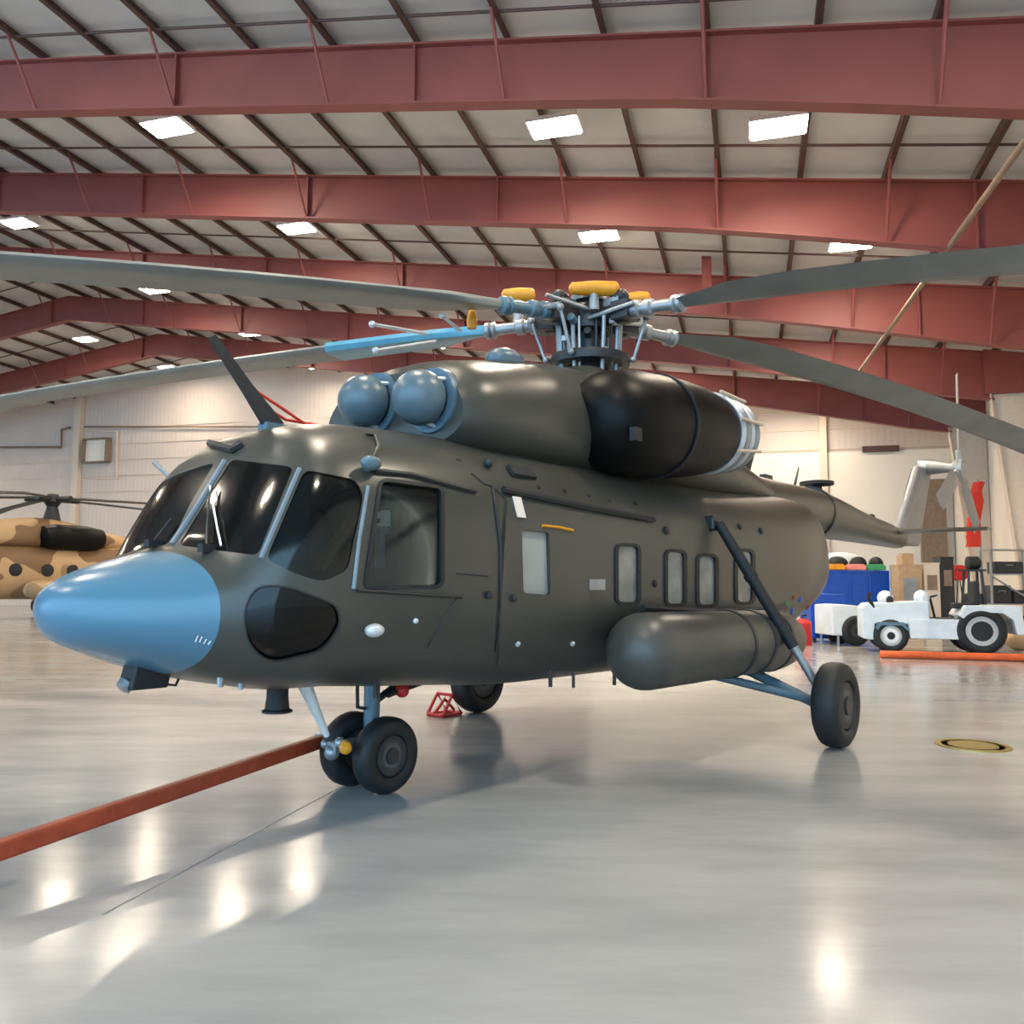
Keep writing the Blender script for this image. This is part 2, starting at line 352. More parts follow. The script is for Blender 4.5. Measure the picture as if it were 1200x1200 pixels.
# lamps
def lamp_at(u, v, drop=0.85):
    # intersect with plane parallel to the right roof slope
    n = np.array([0, 0, 1.0]) + SL * VL; d0 = RZ + SL * RIDGE - drop
    return on_plane(u, v, n, d0)
LW, LD = 1.0, 0.62
def make_lamp():
    r = empty('ceiling_lamp', (0, 0, 0), -an)
    m = MB(); m.box((0, 0, .06), (LW + .08, LD + .08, 0.10)); m.box((0, 0, .14), (.3, .3, .08)); m.build('housing', M['white'], r, smooth=False)
    m = MB(); m.box((0, 0, 0), (LW, LD, 0.04)); m.build('diffuser', M['lamp'], r, smooth=False)
    for sx in (-.35, .35): MB().tube([(sx, 0, .1), (sx, 0, .34)], 0.012, 6).build('hanger_rod', M['metal'], r)
    return r
LAMPS = [(22, 262, 'glowing rectangular lamp at the far left between the first beams'), (348, 268, 'glowing lamp between the two front beams, left of the antenna top'), (702, 277, 'glowing lamp directly above the orange rotor head covers'), (998, 287, 'glowing lamp above the rotor blade on the right'),
 (181, 340, 'glowing lamp just under the upper left rotor blade'), (446, 350, 'glowing lamp left of the rotor head, under the far blade'), (963, 370, 'glowing lamp below the right rotor blade'), (100, 398, 'glowing lamp between the lower red beams on the left'), (293, 391, 'glowing lamp beside the antenna mast tip'),
 (744, 413, 'glowing lamp right of the rotor mast'), (370, 430, 'small glowing lamp just above the far wall'), (197, 431, 'small glowing lamp at the lower left blade edge'), (527, 405, 'small glowing lamp behind the blue blade root'), (25, 452, 'glowing lamp at the left edge by the drooping blade'),
 (650, 150, 'lamp in front of the deep red beam, top centre'), (912, 150, 'lamp in front of the deep red beam, top right'), (196, 150, 'lamp in front of the deep red beam, top left')]
LAMPD = [22.6, 22.6, 22.6, 22.6, 29, 29, 29, 35.4, 35.4, 35.4, 41.8, 41.8, 35.4, 41.8, 16.3, 16.3, 16.3]
proto = None
for i, (u, v, lab) in enumerate(LAMPS):
    o = make_lamp() if proto is None else copy_tree(proto)
    proto = proto or o
    o.location = on_D(u, v, LAMPD[i]); tag(o, lab, 'lamp', 'hangar ceiling lamps')
k = 0
for D, Lst in ((8.0, (-24, -13.7, -4.3, 3.0)), (1.0, (-13.7, 0.0)), (22.5, (-46, -37)), (29, (-55, -46)), (35.5, (-62, -53)), (41.5, (-66, -58)), (41.8, (-13.7, -4.3, 2.5))):  # out-of-view lamps added to brighten the left wall and the foreground
    for L in Lst:
        o = copy_tree(proto); o.location = hg(D, L, roof(L) - 0.4); tag(o, 'added unseen ceiling lamp behind the farthest red beam' if D == 41.8 else 'added ceiling lamp beyond the edges of the view', 'lamp', 'hangar ceiling lamps'); k += 1  # the row behind the last beam is added to brighten the end wall

# floor details
m = MB(); c = on_floor(1140, 874)
for r0, r1, z in ((0.30, 0.36, 0.012), (0.0, 0.24, 0.010)):
    m.lathe((c[0], c[1], 0), (0, 0, 1), [(0, max(r0, .001)), (z, max(r0, .001)), (z, r1), (0, r1)], 36)
tag(m.build('floor_drain', M['brass']), 'round brass drain cover set in the floor near the main wheel', 'drain')
m = MB(); a, bb = on_floor(120, 1072), on_floor(440, 900); d = (bb - a) / np.linalg.norm(bb - a); nn = np.array([-d[1], d[0], 0])
m.prism([a - nn * .007, bb - nn * .007, bb + nn * .007, a + nn * .007], (0, 0, 0.002))
struct(m.build('floor_joint_line', M['metal'], smooth=False), 'thin joint line in the floor')

# ------------------------------------------------------------------ HELICOPTER
heli = empty('helicopter', HO, TH)
tag(heli, 'large dark olive grey transport helicopter with five drooping rotor blades, parked at centre', 'helicopter')
def pchip(xs, ys):
    xs = np.array(xs, float); ys = np.array(ys, float); h = np.diff(xs); dl = np.diff(ys) / h; d = np.zeros(len(xs))
    for i in range(1, len(xs) - 1):
        if dl[i - 1] * dl[i] > 0:
            w1, w2 = 2 * h[i] + h[i - 1], h[i] + 2 * h[i - 1]; d[i] = (w1 + w2) / (w1 / dl[i - 1] + w2 / dl[i])
    d[0], d[-1] = dl[0], dl[-1]
    def f(x):
        i = int(np.clip(np.searchsorted(xs, x) - 1, 0, len(xs) - 2)); t = (x - xs[i]) / h[i]
        return (2 * t**3 - 3 * t**2 + 1) * ys[i] + (t**3 - 2 * t**2 + t) * h[i] * d[i] + (-2 * t**3 + 3 * t**2) * ys[i + 1] + (t**3 - t**2) * h[i] * d[i + 1]
    return f
def section(w, zb, zt, zc, n, k=64, p0=0.0):
    out = []
    for j in range(k):
        g = 2 * pi * j / k; c, s = math.cos(g), math.sin(g)
        x = w * math.copysign(abs(c) ** (2 / n), c); h = (zt - zc) if s > 0 else (zc - zb)
        out.append((p0 + x, zc + h * math.copysign(abs(s) ** (2 / n), s)))
    return out
class Loft:
    """rows of (s, zb, zt, w, zc, n)"""
    def __init__(self, rows, p0=0.0, k=64):
        xs = [r[0] for r in rows]; self.fn = [pchip(xs, [r[i] for r in rows]) for i in range(1, 6)]; self.p0, self.k = p0, k; self.s0, self.s1 = xs[0], xs[-1]
    def par(self, s): return [f(s) for f in self.fn]
    def grid(self, ss, off=0.0):
        g = []
        for s in ss:
            zb, zt, w, zc, n = self.par(s)
            g.append([(s, p, z) for p, z in section(max(w + off, .004), min(zb - off, zc - .004), max(zt + off, zc + .004), zc, n, self.k, self.p0)])
        return g
    def mesh(self, ss, off=0.0, cap=True):
        g = self.grid(ss, off); m = MB(); k = self.k
        vs = [H(*q) for row in g for q in row]
        fs = [(i * k + j, i * k + (j + 1) % k, (i + 1) * k + (j + 1) % k, (i + 1) * k + j) for i in range(len(ss) - 1) for j in range(k)]
        if cap: fs += [tuple(range(k))[::-1], tuple((len(ss) - 1) * k + j for j in range(k))]
        return m.add(vs, fs)
# s, bottom, top, half width, z of widest, exponent
BODY = [(-2.545, 1.46, 1.51, .04, 1.485, 2.0), (-2.52, 1.385, 1.58, .14, 1.48, 2.05), (-2.44, 1.29, 1.65, .28, 1.46, 2.1), (-2.3, 1.225, 1.72, .44, 1.44, 2.1), (-2.1, 1.145, 1.785, .63, 1.44, 2.15),
 (-1.9, 1.075, 1.835, .81, 1.46, 2.25), (-1.8, 1.045, 1.87, .91, 1.48, 2.4), (-1.6, .995, 2.20, 1.05, 1.54, 2.9), (-1.4, .955, 2.53, 1.125, 1.62, 3.1), (-1.28, .93, 2.66, 1.15, 1.66, 3.0),
 (-1.1, .915, 2.755, 1.17, 1.7, 2.8), (-.8, .90, 2.82, 1.225, 1.74, 2.6), (-.4, .865, 2.85, 1.25, 1.76, 2.55), (.2, .82, 2.87, 1.25, 1.77, 2.6), (1.2, .75, 2.87, 1.25, 1.77, 2.75), (4.8, .72, 2.89, 1.25, 1.77, 2.75),
 (5.6, .76, 2.93, 1.25, 1.77, 2.65), (6.4, .86, 2.98, 1.24, 1.78, 2.55), (7.2, 1.06, 3.03, 1.17, 1.84, 2.45), (8.0, 1.25, 3.06, 1.02, 1.90, 2.4), (8.7, 1.50, 3.07, .80, 2.0, 2.35), (9.2, 1.80, 3.05, .56, 2.2, 2.25), (9.5, 2.15, 3.02, .30, 2.5, 2.1)]
body = Loft(BODY)
def srange(a, bq, st): return list(np.linspace(a, bq, max(2, int(round((bq - a) / st)) + 1)))
SNOSE = [-2.545, -2.535, -2.52, -2.49, -2.44, -2.38, -2.3, -2.2, -2.1, -2.0, -1.93, -1.88]
SB = srange(-1.88, -1.0, 0.055) + srange(-1.0, 5.0, 0.2)[1:] + srange(5.0, 9.5, 0.2)[1:]
SB2 = [-1.845] + SB[1:-1] + [9.2]
def shell(ss, off0, off1, ss2=None):
    a = body.mesh(ss, off0); bq = body.mesh(ss2 or ss, off1)
    m = MB(); m.add(a.v, a.f); m.add(bq.v, [f[::-1] for f in bq.f]); return m
def raw(m, name='tmp', recalc=False):
    me = bpy.data.meshes.new(name); me.from_pydata(m.v, [], m.f)
    if recalc:
        bm = bmesh.new(); bm.from_mesh(me); bmesh.ops.recalc_face_normals(bm, faces=bm.faces); bm.to_mesh(me); bm.free()
    return me
def flipcheck(m, inv=False):
    """orientation so that the signed volume is positive"""
    me = raw(m); bm = bmesh.new(); bm.from_mesh(me); v = bm.calc_volume(signed=True); bm.free(); bpy.data.meshes.remove(me)
    if (v < 0) != inv: m.f = [f[::-1] for f in m.f]
    return m
def mkshell(ss, o0, o1, trim=0.03):
    a = flipcheck(body.mesh(ss, o0)); s2 = list(ss); s2[0] += trim; s2[-1] -= trim
    bq = flipcheck(body.mesh(s2, o1), True); m = MB(); m.add(a.v, a.f); m.add(bq.v, bq.f); return m
whole = body.mesh(SNOSE[:-1] + SB, 0.0)
BV = BVHTree.FromPolygons([Vector(v) for v in whole.v], whole.f)
def hit(u, v):
    o, d = rayH(u, v); loc, nor, i, dist = BV.ray_cast(o, d)
    if loc is None:
        loc, nor, i, dist = BV.find_nearest(o + d * 6.0)
    if nor.dot(d) > 0: nor = -nor
    return loc, nor
def roundpoly(pts, r, n=4):
    out = []; k = len(pts)
    for i in range(k):
        p, a, c = np.array(pts[i], float), np.array(pts[i - 1], float), np.array(pts[(i + 1) % k], float)
        da, dc = a - p, c - p; la, lc = np.linalg.norm(da), np.linalg.norm(dc); t = min(r, la * .45, lc * .45)
        q0, q1 = p + da / la * t, p + dc / lc * t
        for j in range(n + 1):
            x = j / n; out.append(tuple((1 - x)**2 * q0 + 2 * x * (1 - x) * p + x * x * q1))
    return out
def subdiv(pts, L=14):
    out = []; k = len(pts)
    for i in range(k):
        a, c = np.array(pts[i]), np.array(pts[(i + 1) % k]); n = max(1, int(np.linalg.norm(c - a) / L))
        out += [tuple(a + (c - a) * j / n) for j in range(n)]
    return out
def offset(pts, d):
    k = len(pts); ar = sum(pts[i][0] * pts[(i + 1) % k][1] - pts[(i + 1) % k][0] * pts[i][1] for i in range(k)); sg = 1 if ar > 0 else -1; out = []
    for i in range(k):
        p, a, c = np.array(pts[i]), np.array(pts[i - 1]), np.array(pts[(i + 1) % k])
        e1 = (p - a) / (np.linalg.norm(p - a) + 1e-9); e2 = (c - p) / (np.linalg.norm(c - p) + 1e-9)
        n1 = np.array([e1[1], -e1[0]]) * sg; n2 = np.array([e2[1], -e2[0]]) * sg; nn = n1 + n2; l = np.linalg.norm(nn)
        nn = nn / l if l > 1e-6 else n1; q = max(0.5, float(nn @ n1)); out.append(tuple(p + nn * d / q))
    return out
def surfpts(pts, mirror=False):
    hs = [hit(u, v) for u, v in pts]; P = [np.array(h[0]) for h in hs]; N = sum((np.array(h[1]) for h in hs)); N = N / np.linalg.norm(N)
    if mirror:
        P = [q * np.array([1, -1, 1]) for q in P][::-1]; N = N * np.array([1, -1, 1])
        if mirror == 2:      # starboard windscreen: its inner edge lies closer to the centre post
            P = [np.array(BV.find_nearest(Vector((q[0], q[1] - .14 * min(1, max(0, (.55 - q[1]) / .35)), q[2])))[0]) for q in P]
    return P, N
def cutter(pts, up=0.25, dn=0.18, mirror=False):
    P, N = surfpts(pts, mirror); n = len(P); m = MB()
    c = sum(P) / n
    vs = [q + N * up for q in P] + [q - N * dn for q in P] + [c + N * (up + .15), c - N * dn]
    fs = [(i, (i + 1) % n, 2 * n) for i in range(n)] + [(n + (i + 1) % n, n + i, 2 * n + 1) for i in range(n)] + [((i + 1) % n, i, n + i, n + (i + 1) % n) for i in range(n)]
    m.add(vs, fs); return flipcheck(m)
def ringcutter(po, pin, up=0.2, dn=0.15):
    P, N = surfpts(po); Q, _ = surfpts(pin); n = len(P); m = MB()
    vs = [q + N * up for q in P] + [q - N * dn for q in P] + [q + N * up for q in Q] + [q - N * dn for q in Q]; fs = []
    for i in range(n):
        j = (i + 1) % n
        fs += [(i, j, 2 * n + j, 2 * n + i), (n + j, n + i, 3 * n + i, 3 * n + j), (j, i, n + i, n + j), (2 * n + i, 2 * n + j, 3 * n + j, 3 * n + i)]
    m.add(vs, fs); return flipcheck(m)
def me2mb(me):
    m = MB(); m.v = [tuple(v.co) for v in me.vertices]; m.f = [tuple(p.vertices) for p in me.polygons]; return m
def boolean1(base, cm, op):
    o = bpy.data.objects.new('bo', raw(base)); col.objects.link(o); c = bpy.data.objects.new('bc', raw(cm)); col.objects.link(c)
    md = o.modifiers.new('b', 'BOOLEAN'); md.operation = op; md.solver = 'EXACT'; md.object = c
    dg = bpy.context.evaluated_depsgraph_get(); dg.update()
    me = bpy.data.meshes.new_from_object(o.evaluated_get(dg))
    for x in (c, o): d = x.data; bpy.data.objects.remove(x); bpy.data.meshes.remove(d)
    return me
def boolean(base, cut, op):
    rnd = random.Random(3); cur = base; me = None
    for cm in (cut if isinstance(cut, list) else [cut]):
        for t in range(12):
            c = MB(); e = 0 if t == 0 else 0.0006 * t
            c.v = [tuple(x + rnd.uniform(-e, e) for x in q) for q in cm.v]; c.f = cm.f
            me = boolean1(cur, c, op)
            if len(me.polygons) > (len(cur.f) * .6 if op == 'DIFFERENCE' else 3): break
        else: print('BOOLEAN FAILED', op, len(cm.v), len(me.polygons))
        if op == 'DIFFERENCE': cur = me2mb(me)
    return me
WA = subdiv(roundpoly([(149, 636), (211, 539), (260, 536), (191, 639)], 7))
WB = subdiv(roundpoly([(209, 639), (271, 538), (344, 547), (302, 651)], 8))
WC = subdiv(roundpoly([(312, 655), (357, 550), (417, 562), (426, 580), (408, 668), (378, 682), (345, 672)], 10))
WD = subdiv(roundpoly([(447, 564), (516, 573), (516, 686), (429, 687)], 7))
WE = subdiv(roundpoly([(300, 687), (338, 688), (394, 710), (398, 732), (378, 762), (316, 776), (291, 754), (286, 716)], 16))
WR = lambda x0, x1, y0, y1: subdiv(roundpoly([(x0, y0), (x1, y0 + 1), (x1, y1), (x0, y1)], 6), 10)
WINS = [WR(723, 747, 639, 706), WR(781, 801, 646, 708), WR(818, 838, 651, 709), WR(863, 881, 645, 706)]
WDOOR = subdiv(roundpoly([(609, 621), (641, 624), (643, 697), (611, 695)], 4), 10)
DOOR = subdiv(roundpoly([(592, 582), (687, 602), (687, 786), (580, 782)], 5), 24)

cuts = [cutter(WB, mirror=2)] + [cutter(w) for w in (WB, WC, WD, WE, WDOOR)] + [cutter(w) for w in WINS] + [cutter(WC, mirror=True), cutter(WD, mirror=True), cutter(WE, mirror=True)]
fus = boolean(mkshell(SB, 0.0, -0.035), cuts, 'DIFFERENCE')
fus_o = link('fuselage', fus, M['olive'], heli, angle=30)
n_ = Loft(BODY).mesh(SNOSE, 0.0)
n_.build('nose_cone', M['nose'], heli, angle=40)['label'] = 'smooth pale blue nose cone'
gsh = mkshell(SB, -0.010, -0.020)
for w, nm, mt, mir in ((WB, 'windshield', 'glass', 2), (WB, 'windshield', 'glassdark', 0), (WC, 'quarter_window', 'glassdark', 0), (WC, 'quarter_window', 'glass', 1), (WD, 'cockpit_side_window', 'glass', 0), (WD, 'cockpit_side_window', 'glass', 1), (WE, 'chin_window', 'glassblack', 0), (WE, 'chin_window', 'glassblack', 1)):
    link(nm, boolean(gsh, cutter(offset(w, 1.0), mirror=mir), 'INTERSECT'), M[mt], heli, angle=30)
for w in WINS:
    fr = link('window_frame', boolean(mkshell(SB, 0.014, -0.02), ringcutter(offset(w, 3.0), offset(w, -0.6)), 'INTERSECT'), M['rubber'], heli, angle=30)
    link('cabin_window', boolean(gsh, cutter(offset(w, .3)), 'INTERSECT'), M['paleglass'], fr, angle=30)
# side cockpit window surround
link('cockpit_window_frame', boolean(mkshell(SB, 0.012, -0.02), ringcutter(offset(WD, 4.0), offset(WD, 0)), 'INTERSECT'), M['rubber'], heli, angle=30)
link('chin_window_seal', boolean(mkshell(SB, 0.006, -0.02), ringcutter(offset(WE, 2.0), offset(WE, 0)), 'INTERSECT'), M['rubber'], heli, angle=30)
dm = boolean(mkshell(SB, 0.022, 0.003), cutter(DOOR), 'INTERSECT')
door = link('sliding_door', boolean(me2mb(dm), cutter(WDOOR), 'DIFFERENCE'), M['olive'], heli, angle=30)
link('door_window', boolean(gsh, cutter(offset(WDOOR, 1)), 'INTERSECT'), M['doorglass'], door, angle=30)
def surf_line(pts, r, lift=0.004, step=8, n=6):
    pp = []
    for (a, c) in zip(pts, pts[1:]):
        k = max(1, int(math.dist(a, c) / step)); pp += [(a[0] + (c[0] - a[0]) * j / k, a[1] + (c[1] - a[1]) * j / k) for j in range(k)]
    pp.append(pts[-1]); hs = [hit(*q) for q in pp]
    return MB().tube([np.array(h[0]) + np.array(h[1]) * lift for h in hs], r, n)
def spt(u, v, lift=0.0):
    l, n = hit(u, v); return np.array(l) + np.array(n) * lift, np.array(n)
surf_line([(588, 575), (680, 594), (764, 610)], 0.028, 0.02).build('door_rail', M['darkmetal'], heli)
surf_line([(438, 553), (480, 557), (556, 577)], 0.018, 0.012).build('window_rail', M['rubber'], heli)
surf_line([(418, 692), (480, 696), (540, 700)], 0.012, 0.008).build('lower_window_rail', M['rubber'], heli)
surf_line([(577, 572), (586, 640), (586, 720), (581, 762)], 0.016, 0.004).build('body_seam', M['darkmetal'], heli)
surf_line([(535, 700), (517, 730), (500, 760)], 0.006, 0.002).build('door_seam', M['darkmetal'], heli)
surf_line([(535, 672), (572, 675)], 0.006, 0.002).build('panel_seam', M['darkmetal'], heli)
surf_line([(434, 545), (442, 525), (438, 513), (428, 512)], 0.012, 0.02).build('roof_handle', M['darkmetal'], heli)
surf_line([(632, 617), (652, 619), (668, 622)], 0.012, 0.03).build('door_grip', M['orange'], heli)['label'] = 'small yellow grip bar'
q, nrm = spt(605, 596, 0.03); m = MB(); ax = np.array([[1, 0, 0], np.cross(nrm, [1, 0, 0]), nrm]); m.box(q, (.10, .17, .01), ax); m.build('paper_tag', M['paper'], heli, smooth=False)['label'] = 'white paper tag'
q, nrm = spt(697, 685, 0.020); m = MB(); ax = np.array([[1, 0, 0], np.cross(nrm, [1, 0, 0]), nrm]); m.box(q, (.24, .09, .02), ax); m.build('placard', M['metal'], heli, smooth=False)
def button(u, v, r, h, mat, name):
    q, nn = spt(u, v); return MB().lathe(q, nn, [(-.01, r), (h, r), (h + r * .3, r * .6)], 12).build(name, mat, heli)
for u, v in ((631, 571), (662, 576), (690, 581), (714, 586), (744, 590)): button(u, v, .022, .008, M['rubber'], 'vent_port')
button(767, 684, .035, .012, M['rubber'], 'static_port'); button(571, 697, .03, .03, M['darkmetal'], 'door_latch'); button(598, 700, .03, .05, M['darkmetal'], 'door_handle')
button(604, 752, .022, .04, M['lightmetal'], 'step_socket'); button(668, 752, .022, .04, M['lightmetal'], 'step_socket')
q, nn = spt(434, 735, .05); MB().sphere(q, .055, 14, 8, (1.3, 1, .8)).build('side_lamp', M['lightmetal'], heli)
q, nn = spt(486, 727, .01); MB().sphere(q, .02, 10, 6).build('cap', M['lightmetal'], heli)
for (u, v) in ((866, 617), (891, 622), (780, 622)): button(u, v, .04, .02, M['darkmetal'], 'side_port')
q, nn = spt(610, 555, .02); MB().box(q, (.30, .10, .03), np.array([[1, 0, 0], np.cross(nn, [1, 0, 0]), nn])).build('roof_vent', M['darkmetal'], heli, smooth=False)
q, nn = spt(570, 546, .03); MB().sphere(q, .04, 10, 6).build('roof_bump', M['darkmetal'], heli)
for (u, v, r_, mt) in ((928, 716, .045, 'blue'), (937, 703, .04, 'blue'), (946, 711, .05, 'towbar'), (930, 700, .03, 'towbar'), (922, 707, .03, 'green')): button(u, v, r_, .006, M[mt], 'emblem_dot')
for k_, (u, v) in enumerate(((229, 749), (234, 749), (239, 751), (244, 752))):
    surf_line([(u, v + 3), (u + 3, v - 4 + k_)], .004, .003).build('stencil_mark', M['white'], heli)
surf_line([(351, 549), (329, 600), (306, 654)], .016, .0).build('windshield_post', M['post'], heli)
surf_line([(431, 570), (421, 630), (414, 690)], .014, .002).build('door_post', M['post'], heli)
surf_line([(590, 517), (650, 534), (700, 549)], .006, .003).build('cowling_seam', M['darkmetal'], heli)
# mirror/hinge at the top of the side post and wiper arms
q, nn = spt(430, 549, .06); m = MB(); m.sphere(q, .055, 14, 8, (1.5, .8, .9)); m.tube([q, q - nn * .07], .03, 8); m.build('corner_fitting', M['bluegrey'], heli)
for pts, nm in (([(245, 645), (249, 590), (253, 573)], 'wiper'), ([(182, 640), (196, 622), (205, 610)], 'wiper')):
    w = surf_line(pts, .008, .03).build(nm, M['darkmetal'], heli)
    q, nn = spt(*pts[0]); MB().box(q + nn * .02, (.10, .06, .05)).build('wiper_base', M['rubber'], w)
surf_line([(202, 638), (234, 590), (264, 540)], .018, .004).build('centre_post_trim', M['post'], heli)
surf_line([(249, 572), (256, 610), (262, 642)], .007, .025).build('wiper_link', M['lightmetal'], heli)

# cockpit interior
ci = MB(); ci.box((-.05, 0, 1.85), (.05, 2.0, 1.45)); ci.build('cabin_bulkhead', M['seat'], heli, smooth=False)
m = MB(); m.box((-.75, 0, 1.16), (1.4, 1.5, .05)); m.build('cockpit_floor', M['seat'], heli, smooth=False)
m = MB(); m.box((-1.42, 0, 1.62), (.28, 1.5, .42)); m.box((-1.5, 0, 1.86), (.4, 1.4, .06)); m.build('instrument_panel', M['dash'], heli, smooth=False, bevel=.02)
for p in (-.5, .5):
    st = MB(); st.box(H(-.62, p, 1.45), (.5, .5, .14)); st.box(H(-.62, p, 1.22), (.35, .35, .3)); so = st.build('pilot_seat', M['seat'], heli, smooth=False, bevel=.03)
    st = MB(); st.box(H(-.36, p, 1.85), (.14, .5, .75)); st.build('seat_back', M['seat'], so, smooth=False, bevel=.04)
    st = MB(); st.box(H(-.36, p, 2.29), (.12, .28, .18)); st.build('headrest', M['inner'], so, smooth=False, bevel=.04)
m = MB(); q0, n0 = spt(374, 666, -.06); q1, n1 = spt(414, 605, -.06); m.tube([q0, q1], .022, 8); m.tube([q0 + np.array([.06, 0, 0]), q1 + np.array([.06, 0, 0])], .018, 8); m.build('canopy_strap', M['yellowstrap'], heli)['label'] = 'golden striped cord behind the quarter window'
for (u, v, sx, sz, mt) in ((462, 594, .16, .045, 'lightmetal'), (474, 592, .06, .09, 'lightmetal'), (470, 606, .09, .025, 'lightmetal'), (452, 622, .05, .22, 'bluegrey'), (462, 616, .20, .05, 'bluegrey'), (466, 640, .05, .26, 'bluegrey')):
    q, nn = spt(u, v, -.22); MB().box(q, (sx, .05, sz)).build('overhead_switch' if mt == 'lightmetal' else 'seat_harness', M[mt], heli, smooth=False, bevel=.008)
# engine cowling
COW = [(.16, 2.72, 3.42, .84, 2.98, 2.3), (.3, 2.65, 3.52, .93, 3.0, 2.3), (.7, 2.6, 3.63, .98, 3.02, 2.25), (1.3, 2.6, 3.76, 1.0, 3.02, 2.2), (2.0, 2.6, 3.88, 1.0, 3.05, 2.1), (2.7, 2.6, 3.93, .98, 3.08, 2.1), (3.4, 2.6, 3.88, .95, 3.1, 2.1), (4.3, 2.6, 3.72, .9, 3.1, 2.1), (5.4, 2.65, 3.5, .82, 3.05, 2.1), (6.4, 2.7, 3.34, .7, 3.0, 2.1), (7.3, 2.7, 3.2, .55, 2.95, 2.0)]
cow = Loft(COW, 0, 56); cow.mesh(srange(.16, 7.3, .12)).build('engine_cowling', M['olive'], heli)
mast_s, mast_z = 3.17, 4.70
MB().lathe(H(3.0, 0, 3.6), (0, 0, 1), [(0, .62), (.12, .58), (.28, .42), (.42, .30)], 32).build('gearbox_fairing', M['olive'], heli)
# intake domes
def dome(u, v, p, rr):
    s, z = hy(u, v, p); c = np.array(H(s, p, z)); R = rr
    m = MB(); prof = [(-R * math.cos(a), R * math.sin(a)) for a in np.linspace(0.02, pi * .62, 14)]
    prof += [(prof[-1][0] + .01, prof[-1][1] * .9)]
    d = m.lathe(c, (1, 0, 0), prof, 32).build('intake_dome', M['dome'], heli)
    x0 = R * .38 + .05; MB().lathe(c, (1, 0, 0), [(R * .30, R * .9), (R * .5, R * .80), (x0 + .2, R * .8)], 28).build('intake_shadow_neck', M['rubber'], d)  # shadow in the gap behind the dome, put in as a black neck
    rg = MB(); rg.lathe(c, (1, 0, 0), [(x0 - .02, R * .85), (x0 - .02, R * 1.18), (x0 + .03, R * 1.24), (x0 + .06, R * 1.20), (x0 + .07, R * 1.08), (x0 + .11, R * 1.08), (x0 + .12, R * 1.22), (x0 + .17, R * 1.26), (x0 + .20, R * 1.2), (x0 + .34, R * 1.2), (x0 + .34, R * .85)], 32, True).build('intake_ring', M['bluegrey'], d); MB().lathe(c, (1, 0, 0), [(x0 + .055, R * 1.0), (x0 + .055, R * 1.215), (x0 + .125, R * 1.225), (x0 + .125, R * 1.0)], 32, True).build('intake_seal', M['rubber'], d)
    st = MB()
    for a in (0.3, 2.4, 4.5): st.tube([c + np.array([0.02, math.cos(a) * R * .9, math.sin(a) * R * .9]), c + np.array([x0 + .2, math.cos(a) * R * 1.17, math.sin(a) * R * 1.17])], .018, 6)
    st.build('support_strut', M['lightmetal'], d)
    return c
c1 = dome(492, 466, .50, .225)
s1, z1 = hy(492, 466, .50)
# starboard dome at the same station
best = min(((abs(hy(427, 470, p)[0] - s1), p) for p in np.linspace(-1, .4, 60)))[1]
dome(427, 470, best, .225)
# small bubble on the cowling
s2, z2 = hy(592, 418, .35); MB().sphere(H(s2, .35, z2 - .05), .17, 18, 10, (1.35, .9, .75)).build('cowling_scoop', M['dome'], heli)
# exhaust suppressor (black)
def ex_path():
    a = np.array(H(*((lambda t: (t[0], .98, t[1]))(hy(706, 492, .98))))); e = np.array(H(*((lambda t: (t[0], 1.0, t[1]))(hy(826, 508, 1.0)))))
    return a, e
a, e = ex_path(); d = e - a; Ln = np.linalg.norm(d); d /= Ln
EXP = [(-.24, .10), (-.22, .24), (-.12, .38), (.05, .47), (.4, .52), (Ln * .55, .53), (Ln * .8, .50), (Ln, .44), (Ln, .36), (Ln - .1, .34)]
ex = MB().lathe(a, d, EXP, 40).build('exhaust_suppressor', M['black'], heli, angle=50)
MB().lathe(a, d, [(Ln * .42, .50), (Ln * .42, .545), (Ln * .44, .545), (Ln * .44, .50)], 40, True).build('clamp_band', M['rubber'], ex)
for i in range(4):
    x = Ln + .0 + i * .15; rr = .475 - i * .012
    MB().lathe(a, d, [(x, .30), (x, rr - .02), (x + .03, rr), (x + .085, rr - .01), (x + .11, rr - .05), (x + .11, .30)], 40, True).build('exhaust_louver', M['lightmetal' if i % 2 == 0 else 'metal'], ex)
MB().lathe(a, d, [(Ln - .1, .36), (Ln + .55, .36)], 30).build('exhaust_core', M['black'], ex)
m = MB()
for g in (-.5, .2, 1.0, 1.8):
    u_ = np.cross(d, [0, 0, 1]); u_ /= np.linalg.norm(u_); w_ = np.cross(u_, d)
    o_ = u_ * math.cos(g) + w_ * math.sin(g)
    m.tube([a + d * (Ln - .12) + o_ * .51, a + d * (Ln + .58) + o_ * .45], .02, 6)
m.build('louver_strap', M['beige'], ex)
MB().box(a + d * .0 + np.array([-.1, -.42, -.2]), (.12, .06, .12)).build('heat_latch', M['rubber'], ex)
button(0, 0, .001, .001, M['rubber'], 'x') if False else None
# cowling seam
surf = cow.mesh(srange(.16, 7.3, .12)); BC = BVHTree.FromPolygons([Vector(v) for v in surf.v], surf.f)
